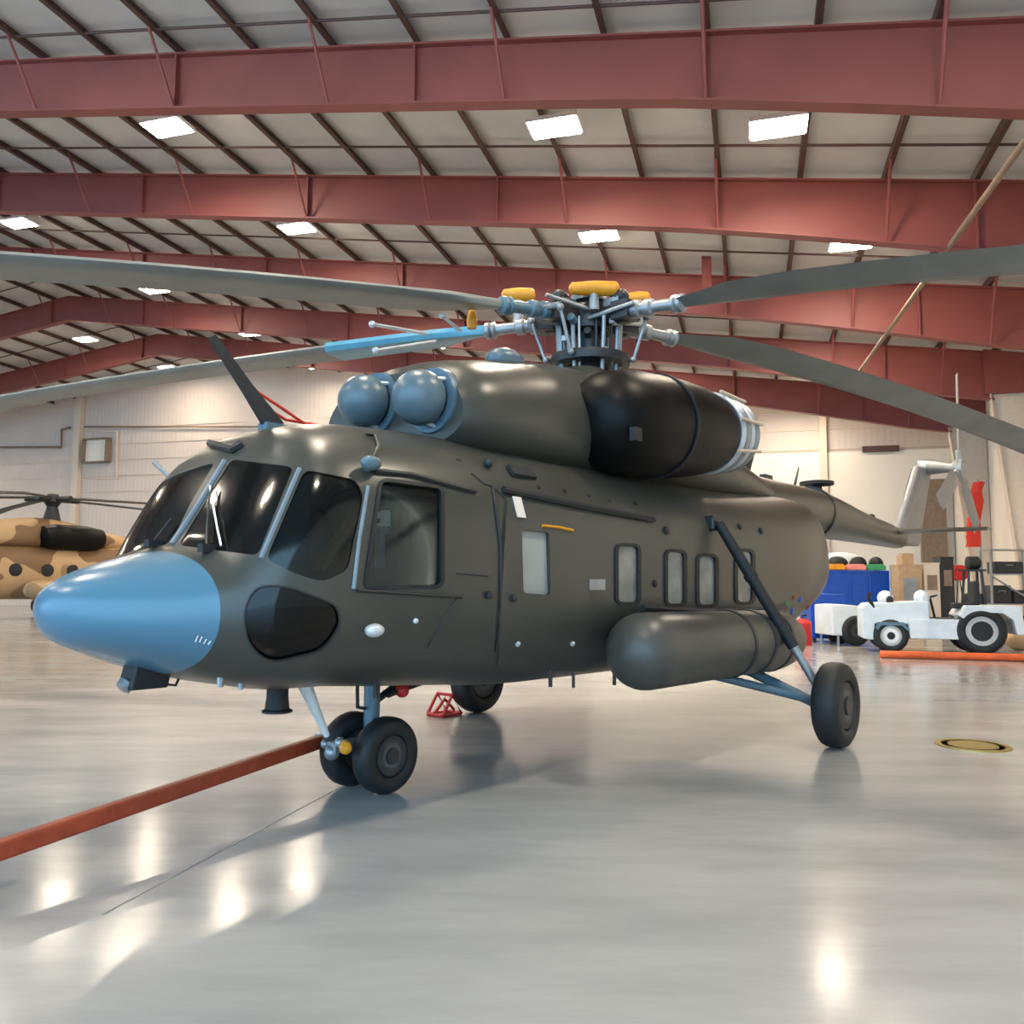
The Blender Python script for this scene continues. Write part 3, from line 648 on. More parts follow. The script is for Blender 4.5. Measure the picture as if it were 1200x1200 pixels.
# tail boom
sA, zA = hy(948, 600, 0); sB_, zB_ = hy(1052, 631, 0)
cA = 2.78
boomR = [(4.9, 2.42, 3.20, .62, 2.85, 2.0), (5.6, 2.35, 3.36, .68, 2.87, 2.0), (7.2, 2.30, 3.33, .60, 2.85, 2.0), (sA, zA - .44, zA + .40, .46, zA, 2.0), ((sA + sB_) / 2, (zA + zB_) / 2 - .33, (zA + zB_) / 2 + .30, .34, (zA + zB_) / 2, 2.0), (sB_, zB_ - .235, zB_ + .215, .22, zB_, 2.0), (sB_ + .35, zB_ - .12, zB_ + .15, .12, zB_, 2.0)]
boomL = Loft(boomR, 0, 40); boomL.mesh(srange(4.9, sB_ + .35, .25)).build('tail_boom', M['olive'], heli)
zb, zt, w, zc, n = boomL.par(sA)
MB().lathe(H(sA - .03, 0, (zb + zt) / 2), (1, 0, 0), [(0, .44), (0, w + .012), (.06, w + .012), (.06, .44)], 40, True).build('boom_ring', M['darkmetal'], heli)
# mushroom antenna, whip aerials, light on boom
def boom_top(u, v):
    best = None
    for s in np.linspace(5, sB_, 300):
        x = proj_h(s, 0, boomL.par(s)[1])
        if best is None or abs(x[0] - u) < best[0]: best = (abs(x[0] - u), s)
    return best[1], boomL.par(best[1])[1]
def proj_h(s, p, z):
    Q = HO + HA * s + HP * p + np.array([0, 0, z]); q = MC @ (Q - CAM); return 600 + F * q[0] / q[1], 600 - F * q[2] / q[1]
s, z = boom_top(957, 575); m = MB(); m.lathe(H(s, 0, z - .03), (0, 0, 1), [(0, .10), (.14, .09), (.16, .30), (.22, .30), (.25, .1)], 20); m.build('mushroom_antenna', M['rubber'], heli)
s, z = boom_top(930, 565); MB().tube([H(s, 0, z - .05), H(s + .25, 0, z + .35)], [.03, .012], 8).build('whip_aerial', M['darkmetal'], heli)
s, z = boom_top(1021, 610); MB().sphere(H(s, 0, z), .08, 12, 8).build('boom_beacon', M['rubber'], heli)
s, z = boom_top(898, 555); MB().box(H(s, 0, z), (.3, .1, .16)).build('boom_fitting', M['darkmetal'], heli, smooth=False)
s, z = boom_top(870, 548); MB().prism([H(s - .1, .02, z), H(s + .2, .02, z), H(s + .42, .02, z + .36), H(s + .2, .02, z + .42)], H(0, -.04, 0)).build('blade_aerial', M['rubber'], heli)
# fin
def fz(u, v, p=0): s, z = hy(u, v, p); return s, z
fl = [fz(1046, 640), fz(1051, 617), fz(1074, 546), fz(1090, 549), fz(1074, 640)]
m = MB(); n = len(fl); prof = []
cs = sum(q[0] for q in fl) / n; cz = sum(q[1] for q in fl) / n
rows = []
for sc, pp in ((1.0, .02), (.93, .07), (.78, .10)):
    rows.append([(cs + (s - cs) * sc, pp, cz + (z - cz) * (1 - (1 - sc) * .35)) for s, z in fl])
loops = [[H(s, p, z) for s, p, z in r] for r in rows[::-1]] + [[H(s, -p, z) for s, p, z in r] for r in rows]
vs = [q for l in loops for q in l]; K = len(loops)
fs = [(i * n + j, i * n + (j + 1) % n, (i + 1) * n + (j + 1) % n, (i + 1) * n + j) for i in range(K - 1) for j in range(n)] + [tuple(range(n))[::-1], tuple((K - 1) * n + j for j in range(n))]
m.add(vs, fs); m.build('tail_fin', M['finpaint'], heli)
sh, zh = fz(1122, 549, .95)
sT, zT = fz(1082, 548, 0)
MB().tube([H(sT, -.1, zT), H(sT, .2, zT), H((sT + sh) / 2, .6, (zT + zh) / 2), H(sh, .95, zh)], [.22, .2, .13, .12], 16).build('tail_gearbox', M['metal'], heli)
tr = MB(); tr.lathe(H(sh, .85, zh), H(0, 1, 0), [(0, .16), (.1, .24), (.22, .22), (.3, .1)], 18)
for g in (85, 205, 325): tr.tube([H(sh, .98, zh), H(sh + .45 * math.cos(math.radians(g)), .98, zh + .45 * math.sin(math.radians(g)))], .07, 8)
tro = tr.build('tail_rotor_hub', M['metal'], heli)
for g in (85, 205, 325):
    a0 = math.radians(g); dr = np.array(H(math.cos(a0), 0, math.sin(a0))); dc = np.array(H(-math.sin(a0), .25, math.cos(a0)))
    o_ = np.array(H(sh, .98, zh)); m = MB(); q = []
    m.add([o_ + dr * r_ + dc * c_ + np.array(H(0, t_, 0)) for r_ in (.4, .7, 2.35) for c_, t_ in (((-.05, 0), (0, .02), (.05, 0), (0, -.02)) if r_ == .4 else ((-.19, 0), (0, .03), (.21, 0), (0, -.03)))],
          [(i * 4 + j, i * 4 + (j + 1) % 4, i * 4 + 4 + (j + 1) % 4, i * 4 + 4 + j) for i in range(2) for j in range(4)] + [(3, 2, 1, 0), (8, 9, 10, 11)])
    m.build('tail_rotor_blade', M['finpaint'], tro)
# stabiliser
def foil(root, tip, c0, c1, t):
    """root, tip: leading edge points (heli coords), chord along +s"""
    m = MB(); sec = [(0, 0), (.2, .5), (.5, .42), (1, 0.02), (.5, -.35), (.2, -.45)]
    vs = []
    for P, c in ((root, c0), (tip, c1)): vs += [H(P[0] + x * c, P[1], P[2] + z * t * c) for x, z in sec]
    m.add(vs, [(j, (j + 1) % 6, 6 + (j + 1) % 6, 6 + j) for j in range(6)] + [(5, 4, 3, 2, 1, 0), (6, 7, 8, 9, 10, 11)]); return m
foil((sB_ - 1.1, .15, zB_ + .10), (sB_ - .85, 1.95, zB_ + .12), .95, .7, .12).build('stabiliser', M['olive'], heli)
foil((sB_ - 1.1, -.15, zB_ + .10), (sB_ - .85, -1.95, zB_ + .12), .95, .7, .12).build('stabiliser', M['olive'], heli)

# fuel tanks
def tank(p, sgn):
    s0, z0 = 1.45, 1.08; s1_ = 5.25; R = .335; m = MB()
    prof = [(R * (1 - math.cos(t)) * 1.0, R * math.sin(t)) for t in np.linspace(0.02, pi / 2, 10)] + [((s1_ - s0) - .75 * (1 - math.sin(t)), R * math.cos(t) ** .9 if t < 1.55 else .01) for t in np.linspace(0.0, pi / 2, 10)]
    t = m.lathe(H(s0, p, z0), (1, 0, -.012), prof, 36).build('fuel_tank', M['tank'], heli)
    for x in (1.95, 2.45, 2.95):
        q = np.array(H(s0 + x, p, z0 - .012 * x)); MB().lathe(q, (1, 0, -.012), [(-.03, R * .9), (-.03, R + .012), (.03, R + .012), (.03, R * .9)], 36, True).build('tank_strap', M['darkmetal'], t)
    m = MB()
    for x in (.6, 1.9, 2.9): m.box(H(s0 + x, sgn * 1.22, z0 + .12), (.14, .12, .06))
    m.build('tank_bracket', M['olive'], t, smooth=False)
    return t
tank(1.5, 1); tank(-1.5, -1)
# dark sill above the tank
surf_line([(752, 712), (800, 715), (850, 716), (920, 712)], .03, .01).build('tank_saddle', M['darkmetal'], heli)

# landing gear
def wheel(parent, c, R, W, axis, hubr, name='main_wheel'):
    c = np.array(c, float); ax = np.array(axis, float)
    h = W / 2; prof = [(-h * .55, hubr), (-h * .85, hubr * 1.05), (-h, R * .70), (-h * .96, R * .84), (-h * .75, R * .95), (-h * .4, R * .995), (0, R), (h * .4, R * .995), (h * .75, R * .95), (h * .96, R * .84), (h, R * .70), (h * .85, hubr * 1.05), (h * .55, hubr)]
    w = MB().lathe(c, ax, prof, 40).build(name, M['rubber'], parent)
    rm = MB(); rm.lathe(c, ax, [(-h * .8, hubr * .96), (-h * .8, hubr * .62), (-h * .45, hubr * .55), (-h * .7, hubr * .25), (-h * .95, hubr * .22), (h * .95, hubr * .22), (h * .7, hubr * .25), (h * .45, hubr * .55), (h * .8, hubr * .62), (h * .8, hubr * .96)], 28)
    rm.build('rim', M['rimgrey'], w)
    cp_ = MB(); cp_.lathe(c, ax, [(-h * .97, hubr * .05), (-h * .97, hubr * .40), (h * .97, hubr * .40), (h * .97, hubr * .05)], 20); cp_.build('axle_cap', M['darkmetal'], w)
    return w
MW = (4.28, 2.25)
def main_gear(s, p, sg):
    R = .4325; q = lambda s_, p_, z_: H(s_, sg * p_, z_)
    top = hy(836, 613, 1.22) if sg > 0 else hy(836, 613, 1.22)
    T0 = np.array([top[0], 1.28, top[1]]); T1 = np.array([s, p - .12, .50]); mid = T0 + (T1 - T0) * .72
    st = MB(); st.tube([q(*T0), q(*(T0 + (T1 - T0) * .3)), q(*mid)], [.055, .062, .062], 14); st.tube([q(*(T0 + (T1 - T0) * .3)), q(*(T0 + (T1 - T0) * .33))], .075, 14); o = st.build('shock_strut', M['rubber'], heli)
    st = MB(); st.tube([q(*(T0 + (T1 - T0) * .70)), q(*T1)], .045, 12); st.build('strut_piston', M['metal'], o)
    MB().box(q(top[0], 1.2, top[1]), (.16, .12, .16)).build('strut_mount', M['darkmetal'], o, smooth=False, bevel=.02)
    a = MB(); a.tube([q(s, p + .06, R), q(s, p - .22, R)], .06, 12); a.tube([q(s, p - .22, R + .02), q(s - 1.25, .72, .90)], .045, 10); a.tube([q(s, p - .22, R), q(s + .05, .85, .90)], .055, 10)
    a.build('brace_arm', M['bluegrey'], heli)
    w = wheel(heli, q(s, p, R), R, .28, H(0, 1, 0), .245)
main_gear(4.28, 2.30, 1); main_gear(3.6, 2.02, -1)
# nose gear
ng = MB(); ng.tube([H(.02, 0, .95), H(.02, 0, .40)], .065, 14); ng.tube([H(.0, -.26, .298), H(.0, .26, .298)], .045, 12); ng.tube([H(.02, 0, .62), H(.02, 0, .28)], .05, 12); nso = ng.build('nose_strut', M['bluegrey'], heli)
m = MB(); m.tube([H(.0, .0, .66), H(.55, .0, .93)], .03, 10); m.tube([H(.0, .08, .55), H(-.18, .08, .45), H(-.04, .08, .33)], .025, 8); m.tube([H(-.04, -.02, .64), H(-.3, .2, .70), H(-.35, .25, .92)], .014, 6); m.build('drag_brace', M['darkmetal'], nso)
m = MB(); m.sphere(H(-.36, -.02, .34), .06, 14, 8); m.box(H(-.20, .0, .38), (.36, .10, .08)); m.sphere(H(-.34, .05, .42), .045, 10, 6); m.sphere(H(-.38, -.08, .40), .035, 10, 6); m.build('axle_fitting', M['metal'], nso)
MB().lathe(H(-.33, .10, .40), H(-.6, .8, 0), [(0, .03), (.02, .05), (.10, .045), (.12, .02)], 14).build('tow_pin', M['orange'], nso)
for p in (.2, -.2): wheel(heli, H(0, p, .2975), .2975, .185, H(0, 1, 0), .16, 'nose_wheel')
s_, z_ = hy(355, 806, .2); s2_, z2_ = hy(383, 862, .12); MB().tube([H(s_, .2, z_ + .05), H(s2_, .12, z2_)], [.055, .022], 12).build('gear_door_link', M['white'], heli)
MB().tube([H(.1, .1, .74), H(.8, .2, .90)], .022, 8).build('steering_rod', M['darkmetal'], heli); m = MB(); m.sphere(H(.24, .12, .77), .06, 12, 8); m.build('steering_damper', M['red'], heli)
# belly equipment
def belly(u, v, p): s, z = hy(u, v, p); return np.array(H(s, p, z))
q = belly(168, 793, .1); m = MB()
lo = [(-.10, -.07), (.10, -.07), (.13, .13), (-.06, .15)]
m.prism([q + np.array([x * 1.2, .09, z]) for x, z in lo], (0, -.18, 0)); bx = m.build('landing_light', M['rubber'], heli, smooth=False, bevel=.012)
MB().lathe(q + np.array([-.10, 0, -.03]), (-.7, 0, -.7), [(0, .05), (.04, .05), (.05, .03)], 14).build('lens', M['metal'], bx)
MB().tube([belly(186, 790, .1), belly(196, 802, .1), belly(206, 803, .1), belly(211, 792, .1)], .009, 6).build('cable_loop', M['rubber'], heli)
q = belly(325, 822, .15); MB().lathe(q + np.array([0, 0, .12]), (0, 0, -1), [(-.1, .075), (.08, .075), (.17, .085), (.18, .105), (.195, .105)], 20).build('belly_antenna', M['rubber'], heli)
for u, v, r_ in ((258, 805, .03), (282, 808, .025), (440, 818, .03), (645, 805, .025), (672, 806, .02), (720, 803, .025), (767, 803, .02)):
    q = belly(u, v, .55 if u < 500 else .98); MB().tube([q + np.array([0, 0, .14]), q], r_ * .7, 8).build('drain_stub', M['metal' if u < 300 else 'darkmetal'], heli)
# roof antenna mast, short rods and ropes on the cockpit
b0 = np.array(H(*(lambda t: (t[0], -.25, t[1]))(hy(322, 502, -.25)))); b1 = np.array(H(*(lambda t: (t[0], -.25, t[1]))(hy(248, 394, -.25))))
dv = b1 - b0; m = MB(); sd = np.array([.07, 0, .05])
m.prism([b0 + sd * 1.0 + np.array([0, .02, 0]), b0 - sd * .9 + np.array([0, .02, 0]), b0 + dv * .45 - sd * .55 + np.array([0, .02, 0]), b1 - sd * .3 + np.array([0, .02, 0]), b1 + sd * .3 + np.array([0, .02, 0]), b0 + dv * .45 + sd * .55 + np.array([0, .02, 0])], (0, -.04, 0))
am = m.build('wire_cutter_mast', M['darkmetal'], heli, smooth=False)
MB().box(b0, (.22, .12, .06)).build('mast_foot', M['bluegrey'], am, smooth=False)
m = MB(); p1 = [np.array(H(*(lambda t: (t[0], -.3, t[1]))(hy(u, v, -.3)))) for u, v in ((295, 455), (330, 478), (362, 500))]; m.tube(p1, .012, 6)
p1 = [np.array(H(*(lambda t: (t[0], -.35, t[1]))(hy(u, v, -.35)))) for u, v in ((300, 470), (335, 492), (372, 498))]; m.tube(p1, .012, 6); m.build('tie_rope', M['redcloth'], heli)
q, nn = spt(192, 553); 
s0_, z0_ = hy(197, 556, -.75); s1_, z1_ = hy(180, 541, -.9); MB().tube([H(s0_ + .12, -.75, z0_ - .1), H(s1_, -.9, z1_)], .018, 8).build('side_probe', M['metal'], heli)
surf_line([(248, 522), (262, 515), (276, 510)], .03, .02).build('roof_strip', M['darkmetal'], heli)
# cowling top small plates / handrail
for (u, v) in ((585, 515), (640, 528), (690, 541)): pass

# main rotor
hubc = np.array(H(mast_s, 0, 0))
m = MB(); m.lathe(hubc + np.array([0, 0, 3.75]), (0, 0, 1), [(0, .30), (.12, .28), (.2, .17), (.75, .15), (.78, .24), (.98, .26), (1.08, .2), (1.16, .12)], 24)
hub = m.build('rotor_hub', M['darkmetal'], heli)
MB().lathe(hubc + np.array([0, 0, 4.12]), (0, 0, 1), [(0, .25), (0, .46), (.05, .47), (.10, .46), (.10, .25)], 28, True).build('swash_plate', M['darkmetal'], hub)
for k_ in range(16):
    g = k_ * 2.4; rr_ = random.uniform(.16, .46); q = hubc + np.array([math.cos(g) * rr_, math.sin(g) * rr_, random.uniform(4.22, 4.80)]); mt = random.choice(['metal', 'darkmetal', 'darkmetal', 'bluegrey', 'lightmetal'])
    if k_ % 2: MB().box(q, (random.uniform(.06, .14), random.uniform(.05, .12), random.uniform(.05, .12))).build('hub_fitting', M[mt], hub, smooth=False, bevel=.008)
    else: MB().lathe(q, (math.cos(g), math.sin(g), .3), [(-.06, .03), (-.05, .045), (.05, .045), (.06, .03)], 12).build('hub_fitting', M[mt], hub)
cpo = hubc + np.array([0, 0, 4.86]); MB().lathe(cpo, (0, 0, 1), [(0, .22), (.08, .20), (.15, .12)], 20).build('hub_cap', M['bluegrey'], hub)
PITCHES = {216: 7, 318: -4, 28: -9, 164: 5, 96: 9}
BL = [(216, .11, .006), (318, .10, .012), (28, .05, .0085), (164, .035, .0035), (96, .06, .006)]     # azimuth in plan, droop slope, droop curvature
for az, sl, cv in BL:
    g = math.radians(az) - TH                 # object space angle
    dr = np.array([math.cos(g), math.sin(g), 0]); dc = np.array([-math.sin(g), math.cos(g), 0])
    z0 = 4.66
    arm = MB(); arm.tube([hubc + np.array([0, 0, z0]), hubc + dr * .50 + np.array([0, 0, z0])], .12, 12); arm.box(hubc + dr * .50 + np.array([0, 0, z0]), (.22, .26, .20), np.array([dr, dc, [0, 0, 1]]))
    ao = arm.build('hub_arm', M['darkmetal'], hub)
    gr = MB(); Z = lambda r_: z0 - sl * (r_ - .6) - cv * max(0, r_ - 1.5) ** 2
    gr.lathe(hubc + dr * .55 + np.array([0, 0, z0]), dr + np.array([0, 0, -sl]), [(0, .07), (.03, .10), (.14, .10), (.16, .07), (.20, .07), (.22, .095), (.3, .095), (.32, .065), (.55, .065), (.57, .10), (.60, .10), (.62, .075), (.64, .10), (.68, .10), (.7, .07)], 16)
    gr.build('blade_grip', M['bluegrey'] if az in (96, 216) else M['metal'], ao)
    wx = np.array([math.cos(TH), -math.sin(TH), 0])
    dq, dl_, dm_ = {164: (.84, .19, 'orange'), 28: (.70, .14, 'orange'), 96: (-.30, .27, 'orange')}.get(az, (.42, .10, 'darkmetal'))
    dz_ = (.29 if az == 96 else .40) if dm_ == 'orange' else .20
    dax = wx if dm_ == 'orange' else dr
    MB().lathe(hubc + dr * dq + np.array([0, 0, z0 + dz_ - .02]), dax, [(-dl_ - .01, .02), (-dl_ + .02, .065), (0, .085), (dl_ - .03, .08), (dl_, .05), (dl_ + .01, .01)], 16).build('damper_cover', M[dm_], ao)
    MB().lathe(hubc + dr * dq + np.array([0, 0, z0 + .02]), (0, 0, 1), [(0, .06), (dz_ - .04, .045)], 12).build('damper_stem', M['metal'], ao)
    ex_ = MB(); ex_.box(hubc + dr * .36 + np.array([0, 0, z0 + .12]), (.2, .16, .10), np.array([dr, dc, [0, 0, 1]])); ex_.tube([hubc + dr * .2 + dc * .2 + np.array([0, 0, z0 + .05]), hubc + dr * .75 + dc * .16 + np.array([0, 0, z0 + .1])], .022, 8); ex_.tube([hubc + dr * .15 - dc * .2 + np.array([0, 0, z0 - .05]), hubc + dr * .7 - dc * .13 + np.array([0, 0, z0 + .02])], .026, 8); ex_.build('hinge_block', M['metal'], ao)
    for k_ in range(3):
        rr_ = random.uniform(.16, .38); oo = dr * rr_ + dc * random.uniform(-.25, .25)
        MB().tube([hubc + oo + np.array([0, 0, 3.95 + .1 * k_]), hubc + oo * 1.1 + np.array([0, 0, z0 - .02])], random.choice([.014, .02, .028]), 7).build('control_rod', M[random.choice(['lightmetal', 'darkmetal', 'metal'])], ao)
    pl = MB(); pl.tube([hubc + dr * .45 + dc * .22 + np.array([0, 0, 4.15]), hubc + dr * .62 + dc * .24 + np.array([0, 0, z0 - .03])], .02, 8); pl.sphere(hubc + dr * .45 + dc * .22 + np.array([0, 0, 4.17]), .04, 8, 6); pl.sphere(hubc + dr * .62 + dc * .24 + np.array([0, 0, z0 - .03]), .045, 8, 6)
    pl.tube([hubc + dr * .62 + dc * .24 + np.array([0, 0, z0]), hubc + dr * .70 + np.array([0, 0, z0])], .035, 8); pl.build('pitch_link', M['metal'], ao)
    md = MB()
    for w_ in (.1, -.16): md.tube([hubc + dr * .30 + dc * w_ + np.array([0, 0, 4.0]), hubc + dr * .33 + dc * w_ + np.array([0, 0, 4.62])], .024, 8)
    md.build('control_rod', M['metal'], ao)
    # blade
    C = .52; rs = [1.22, 1.5, 1.9, 2.6] + list(np.linspace(3.4, 10.6, 14)); sec = [(-.25, 0), (-.18, .055), (0, .06), (.3, .035), (.75, .0), (.3, -.03), (0, -.05), (-.18, -.045)]
    vs = []
    for r_ in rs:
        c_ = C * (.35 if r_ < 1.3 else .55 if r_ < 1.6 else .9 if r_ < 2 else 1.0); th_ = (.10 if r_ < 2 else .075) / .11; tw = math.radians(PITCHES[az] - .55 * r_)
        for x, zz in sec:
            xx, zz2 = x * c_, zz * th_
            vs.append(hubc + dr * r_ + dc * (-xx * math.cos(tw) - zz2 * math.sin(tw)) + np.array([0, 0, Z(r_) - xx * math.sin(tw) + zz2 * math.cos(tw)]))
    K = len(sec); R_ = len(rs)
    bm_ = MB(); bm_.add(vs, [(i * K + j, i * K + (j + 1) % K, (i + 1) * K + (j + 1) % K, (i + 1) * K + j) for i in range(R_ - 1) for j in range(K)] + [tuple(range(K))[::-1], tuple((R_ - 1) * K + j for j in range(K))])
    bo = bm_.build('rotor_blade', M['blade'], heli, angle=50)
    if az == 164:
        cf = MB(); vs = []
        for r_ in (1.25, 1.5, 1.9, 3.3):
            c_ = C * (.35 if r_ < 1.3 else .55 if r_ < 1.6 else .9 if r_ < 2 else 1.0); th_ = .10 / .11; tw = math.radians(PITCHES[az] - .55 * r_)
            for x, zz in sec:
                xx, zz2 = x * c_ * 1.05, zz * th_ * 1.25
                vs.append(hubc + dr * r_ + dc * (-xx * math.cos(tw) - zz2 * math.sin(tw)) + np.array([0, 0, Z(r_) - xx * math.sin(tw) + zz2 * math.cos(tw)]))
        cf.add(vs, [(i * K + j, i * K + (j + 1) % K, (i + 1) * K + (j + 1) % K, (i + 1) * K + j) for i in range(3) for j in range(K)] + [tuple(range(K))[::-1], tuple(3 * K + j for j in range(K))])
        cf.build('blade_root_light', M['bladebluelight'], bo)['label'] = 'blade root sleeve with blue front light put into its colour'  # bluish front light on this root, put in as a coloured sleeve
        m = MB()
        for (u0, v0, u1, v1) in ((436, 380, 500, 391), (440, 411, 510, 400), (518, 370, 540, 388)):
            a_, c_ = (np.array(H(*(lambda t: (t[0], -.6, t[1]))(hy(u, v, -.6)))) for u, v in ((u0, v0), (u1, v1))); m.tube([a_, c_], .018, 6); m.sphere(a_, .035, 8, 6)
        m.build('blade_tie_rod', M['lightmetal'], bo)
        a_ = np.array(H(*(lambda t: (t[0], -.6, t[1]))(hy(553, 385, -.6)))); MB().lathe(a_, (0, 0, 1), [(0, .05), (.1, .06), (.2, .03), (.3, .02)], 12).build('lock_pin', M['orange'], bo)

# ------------------------------------------------------------------ tow bar at the nose wheel
e0 = np.array([*on_floor(384, 866, .36)[:2], .36]); e1 = on_floor(0, 996, .22); e2 = e1 + (e1 - e0) * .35
tb = empty('tow_bar', (e0[0], e0[1], 0)); tag(tb, 'long orange red tow bar reaching from the nose wheel to the left edge', 'tow bar')
def rel(p): return np.array(p) - np.array([e0[0], e0[1], 0])
dd = (e2 - e0) / np.linalg.norm(e2 - e0); sd = np.cross(dd, [0, 0, 1]); sd /= np.linalg.norm(sd); up = np.cross(sd, dd)
m = MB(); Lb = np.linalg.norm(e2 - e0); m.box(rel((e0 + e2) / 2), (Lb, .085, .105), np.array([dd, sd, up])); m.build('bar', M['towbar'], tb, smooth=False, bevel=.018)
m = MB(); m.box(rel(e0), (.18, .13, .13), np.array([dd, sd, up])); m.tube([rel(e0) + sd * .12, rel(e0) - sd * .12], .03, 10); m.build('coupling', M['metal'], tb, smooth=False, bevel=.015)
MB().lathe(rel(e2) + np.array([0, 0, 0]), sd, [(-.06, .08), (-.06, max(.1, e2[2])), (.06, max(.1, e2[2])), (.06, .08)], 24, True).build('support_wheel', M['rubber'], tb)
# red chocks at the far wheel
def chock(p, rz, label):
    r = empty('wheel_chock', (p[0], p[1], 0), rz); m = MB()
    for y in (-.13, .13): m.tube([(-.17, y, .02), (0, y, .26), (.17, y, .02), (-.17, y, .02)], .022, 8)
    m.tube([(0, -.13, .26), (0, .13, .26)], .022, 8); m.tube([(-.17, -.13, .022), (-.17, .13, .022)], .022, 8); m.tube([(.17, -.13, .022), (.17, .13, .022)], .022, 8)
    m.build('frame', M['red'], r); m = MB(); m.tube([(-.17, 0, .05), (0, 0, .20), (.17, 0, .05)], .02, 8); m.build('cross_bar', M['redcloth'], r)
    tag(r, label, 'wheel chock'); return r
p = on_floor(521, 838); chock(p, TH, 'red tubular wheel chock in front of the far main wheel')

# ------------------------------------------------------------------ second helicopter, far left
S2, A2 = 1.15, math.radians(60)
hq = at_depth(62, 583, 38); h2o = np.array([hq[0] - 3.2 * S2 * math.cos(A2), hq[1] - 3.2 * S2 * math.sin(A2), 0])
h2 = empty('helicopter', h2o, A2); h2.scale = (S2, S2, S2); tag(h2, 'tan desert camouflaged helicopter in the background at the left edge', 'helicopter')
l2 = Loft([(r[0] * 1.0, r[1], r[2], r[3], r[4], r[5]) for r in BODY], 0, 28); l2.mesh(SNOSE[:-1] + SB[::2] + [9.0]).build('fuselage', M['camo'], h2)
Loft(COW, 0, 24).mesh(srange(.16, 7.3, .4)).build('engine_cowling', M['camo'], h2)
Loft(boomR, 0, 20).mesh(srange(4.9, 13.2, .5)).build('tail_boom', M['camo'], h2)
for s in (1.2, 2.4, 3.4, 4.4): MB().lathe(H(s, 1.18, 1.85), H(0, 1, 0), [(0, .24), (.09, .24), (.10, .20)], 18).build('cabin_window', M['rubber'], h2)
m = MB(); m.prism([H(-.95, 1.24, 1.5), H(-.35, 1.27, 1.5), H(-.35, 1.19, 2.25), H(-.9, 1.12, 2.25)], H(0, -.1, 0)); m.build('cockpit_window', M['rubber'], h2, smooth=False)
MB().lathe(H(2.2, .95, 3.15), (1, 0, 0), [(0, .1), (.1, .4), (.6, .5), (1.9, .5), (2.5, .4), (2.6, .2)], 20).build('exhaust_suppressor', M['black'], h2)
for p in (.45, -.45): MB().sphere(H(0, p, 3.05), .26, 14, 8).build('intake_dome', M['black'], h2)
m = MB(); m.lathe(H(3.2, 0, 3.6), (0, 0, 1), [(0, .4), (.4, .3), (.8, .2), (1.0, .34), (1.3, .2)], 16)
for a_ in range(5): g = math.radians(72 * a_ + 10); m.tube([H(3.2, 0, 4.7), H(3.2 + math.cos(g), math.sin(g), 4.7)], .11, 8)
hb2 = m.build('rotor_hub', M['darkmetal'], h2)
for a_ in range(5):
    g = math.radians(72 * a_ + 10); dr = np.array([math.cos(g), math.sin(g), 0]); dc = np.array([-math.sin(g), math.cos(g), 0]); m = MB(); vs = []
    for r_, z_ in ((.9, 4.72), (4, 4.72 if a_ == 0 else 4.55), (7, 4.72 if a_ == 0 else 4.25), (10.2, 4.66 if a_ == 0 else 3.75)):
        for x, zz in ((-.2, 0), (0, .05), (.3, 0), (0, -.05)): vs.append(np.array([3.2, 0, z_ + zz]) + dr * r_ + dc * x)
    m.add(vs, [(i * 4 + j, i * 4 + (j + 1) % 4, i * 4 + 4 + (j + 1) % 4, i * 4 + 4 + j) for i in range(3) for j in range(4)] + [(3, 2, 1, 0), (12, 13, 14, 15)])
    bo = m.build('rotor_blade', M['darkmetal'], h2)
    if a_ == 0: MB().lathe(np.array([3.2, 0, 4.66]) + dr * 9.9, dr, [(0, .1), (.05, .28), (.45, .28), (.55, .1)], 12).build('tip_cover', M['redcloth'], bo)['label'] = 'red cover on the blade tip'
for s, p, R in ((4.28, 2.2, .43), (4.28, -2.2, .43), (0, .15, .3), (0, -.15, .3)): wheel(h2, H(s, p, R), R, .25, H(0, 1, 0), R * .5, 'main_wheel' if s else 'nose_wheel')
m = MB()
for sg in (1, -1): m.tube([H(4.28, sg * 2.1, .43), H(3.6, sg * 1.2, 2.1)], .07, 8); m.tube([H(4.28, sg * 2.1, .43), H(3.5, sg * .7, .9)], .06, 8)
m.tube([H(0, 0, .3), H(0, 0, .95)], .07, 8); m.build('landing_gear', M['camo'], h2)
m = MB(); m.lathe(H(2.9, 1.62, 1.1), (1, 0, 0), [(-1.6, .02), (-1.45, .25), (-1.2, .36), (1.9, .36), (2.3, .2), (2.4, .02)], 20); m.box(H(3, 1.3, 1.2), (.3, .5, .1)); m.build('fuel_tank', M['camo'], h2)
MB().lathe(H(9.3, 0, 3.1), (0, 0, 1), [(0, .08), (.25, .08), (.26, .3), (.32, .3)], 14).build('mushroom_antenna', M['rubber'], h2)

# ------------------------------------------------------------------ right background: tractor and shop equipment
f0 = on_floor(1045, 765); r0 = on_floor(1152, 768); ax_ = (r0 - f0); WBs = np.linalg.norm(ax_); ax_ /= WBs
tr_rz = math.atan2(ax_[1], ax_[0])
tx = empty('tow_tractor', f0, tr_rz); tag(tx, 'low white tow tractor with open driver seat, parked side-on at the right', 'tractor')
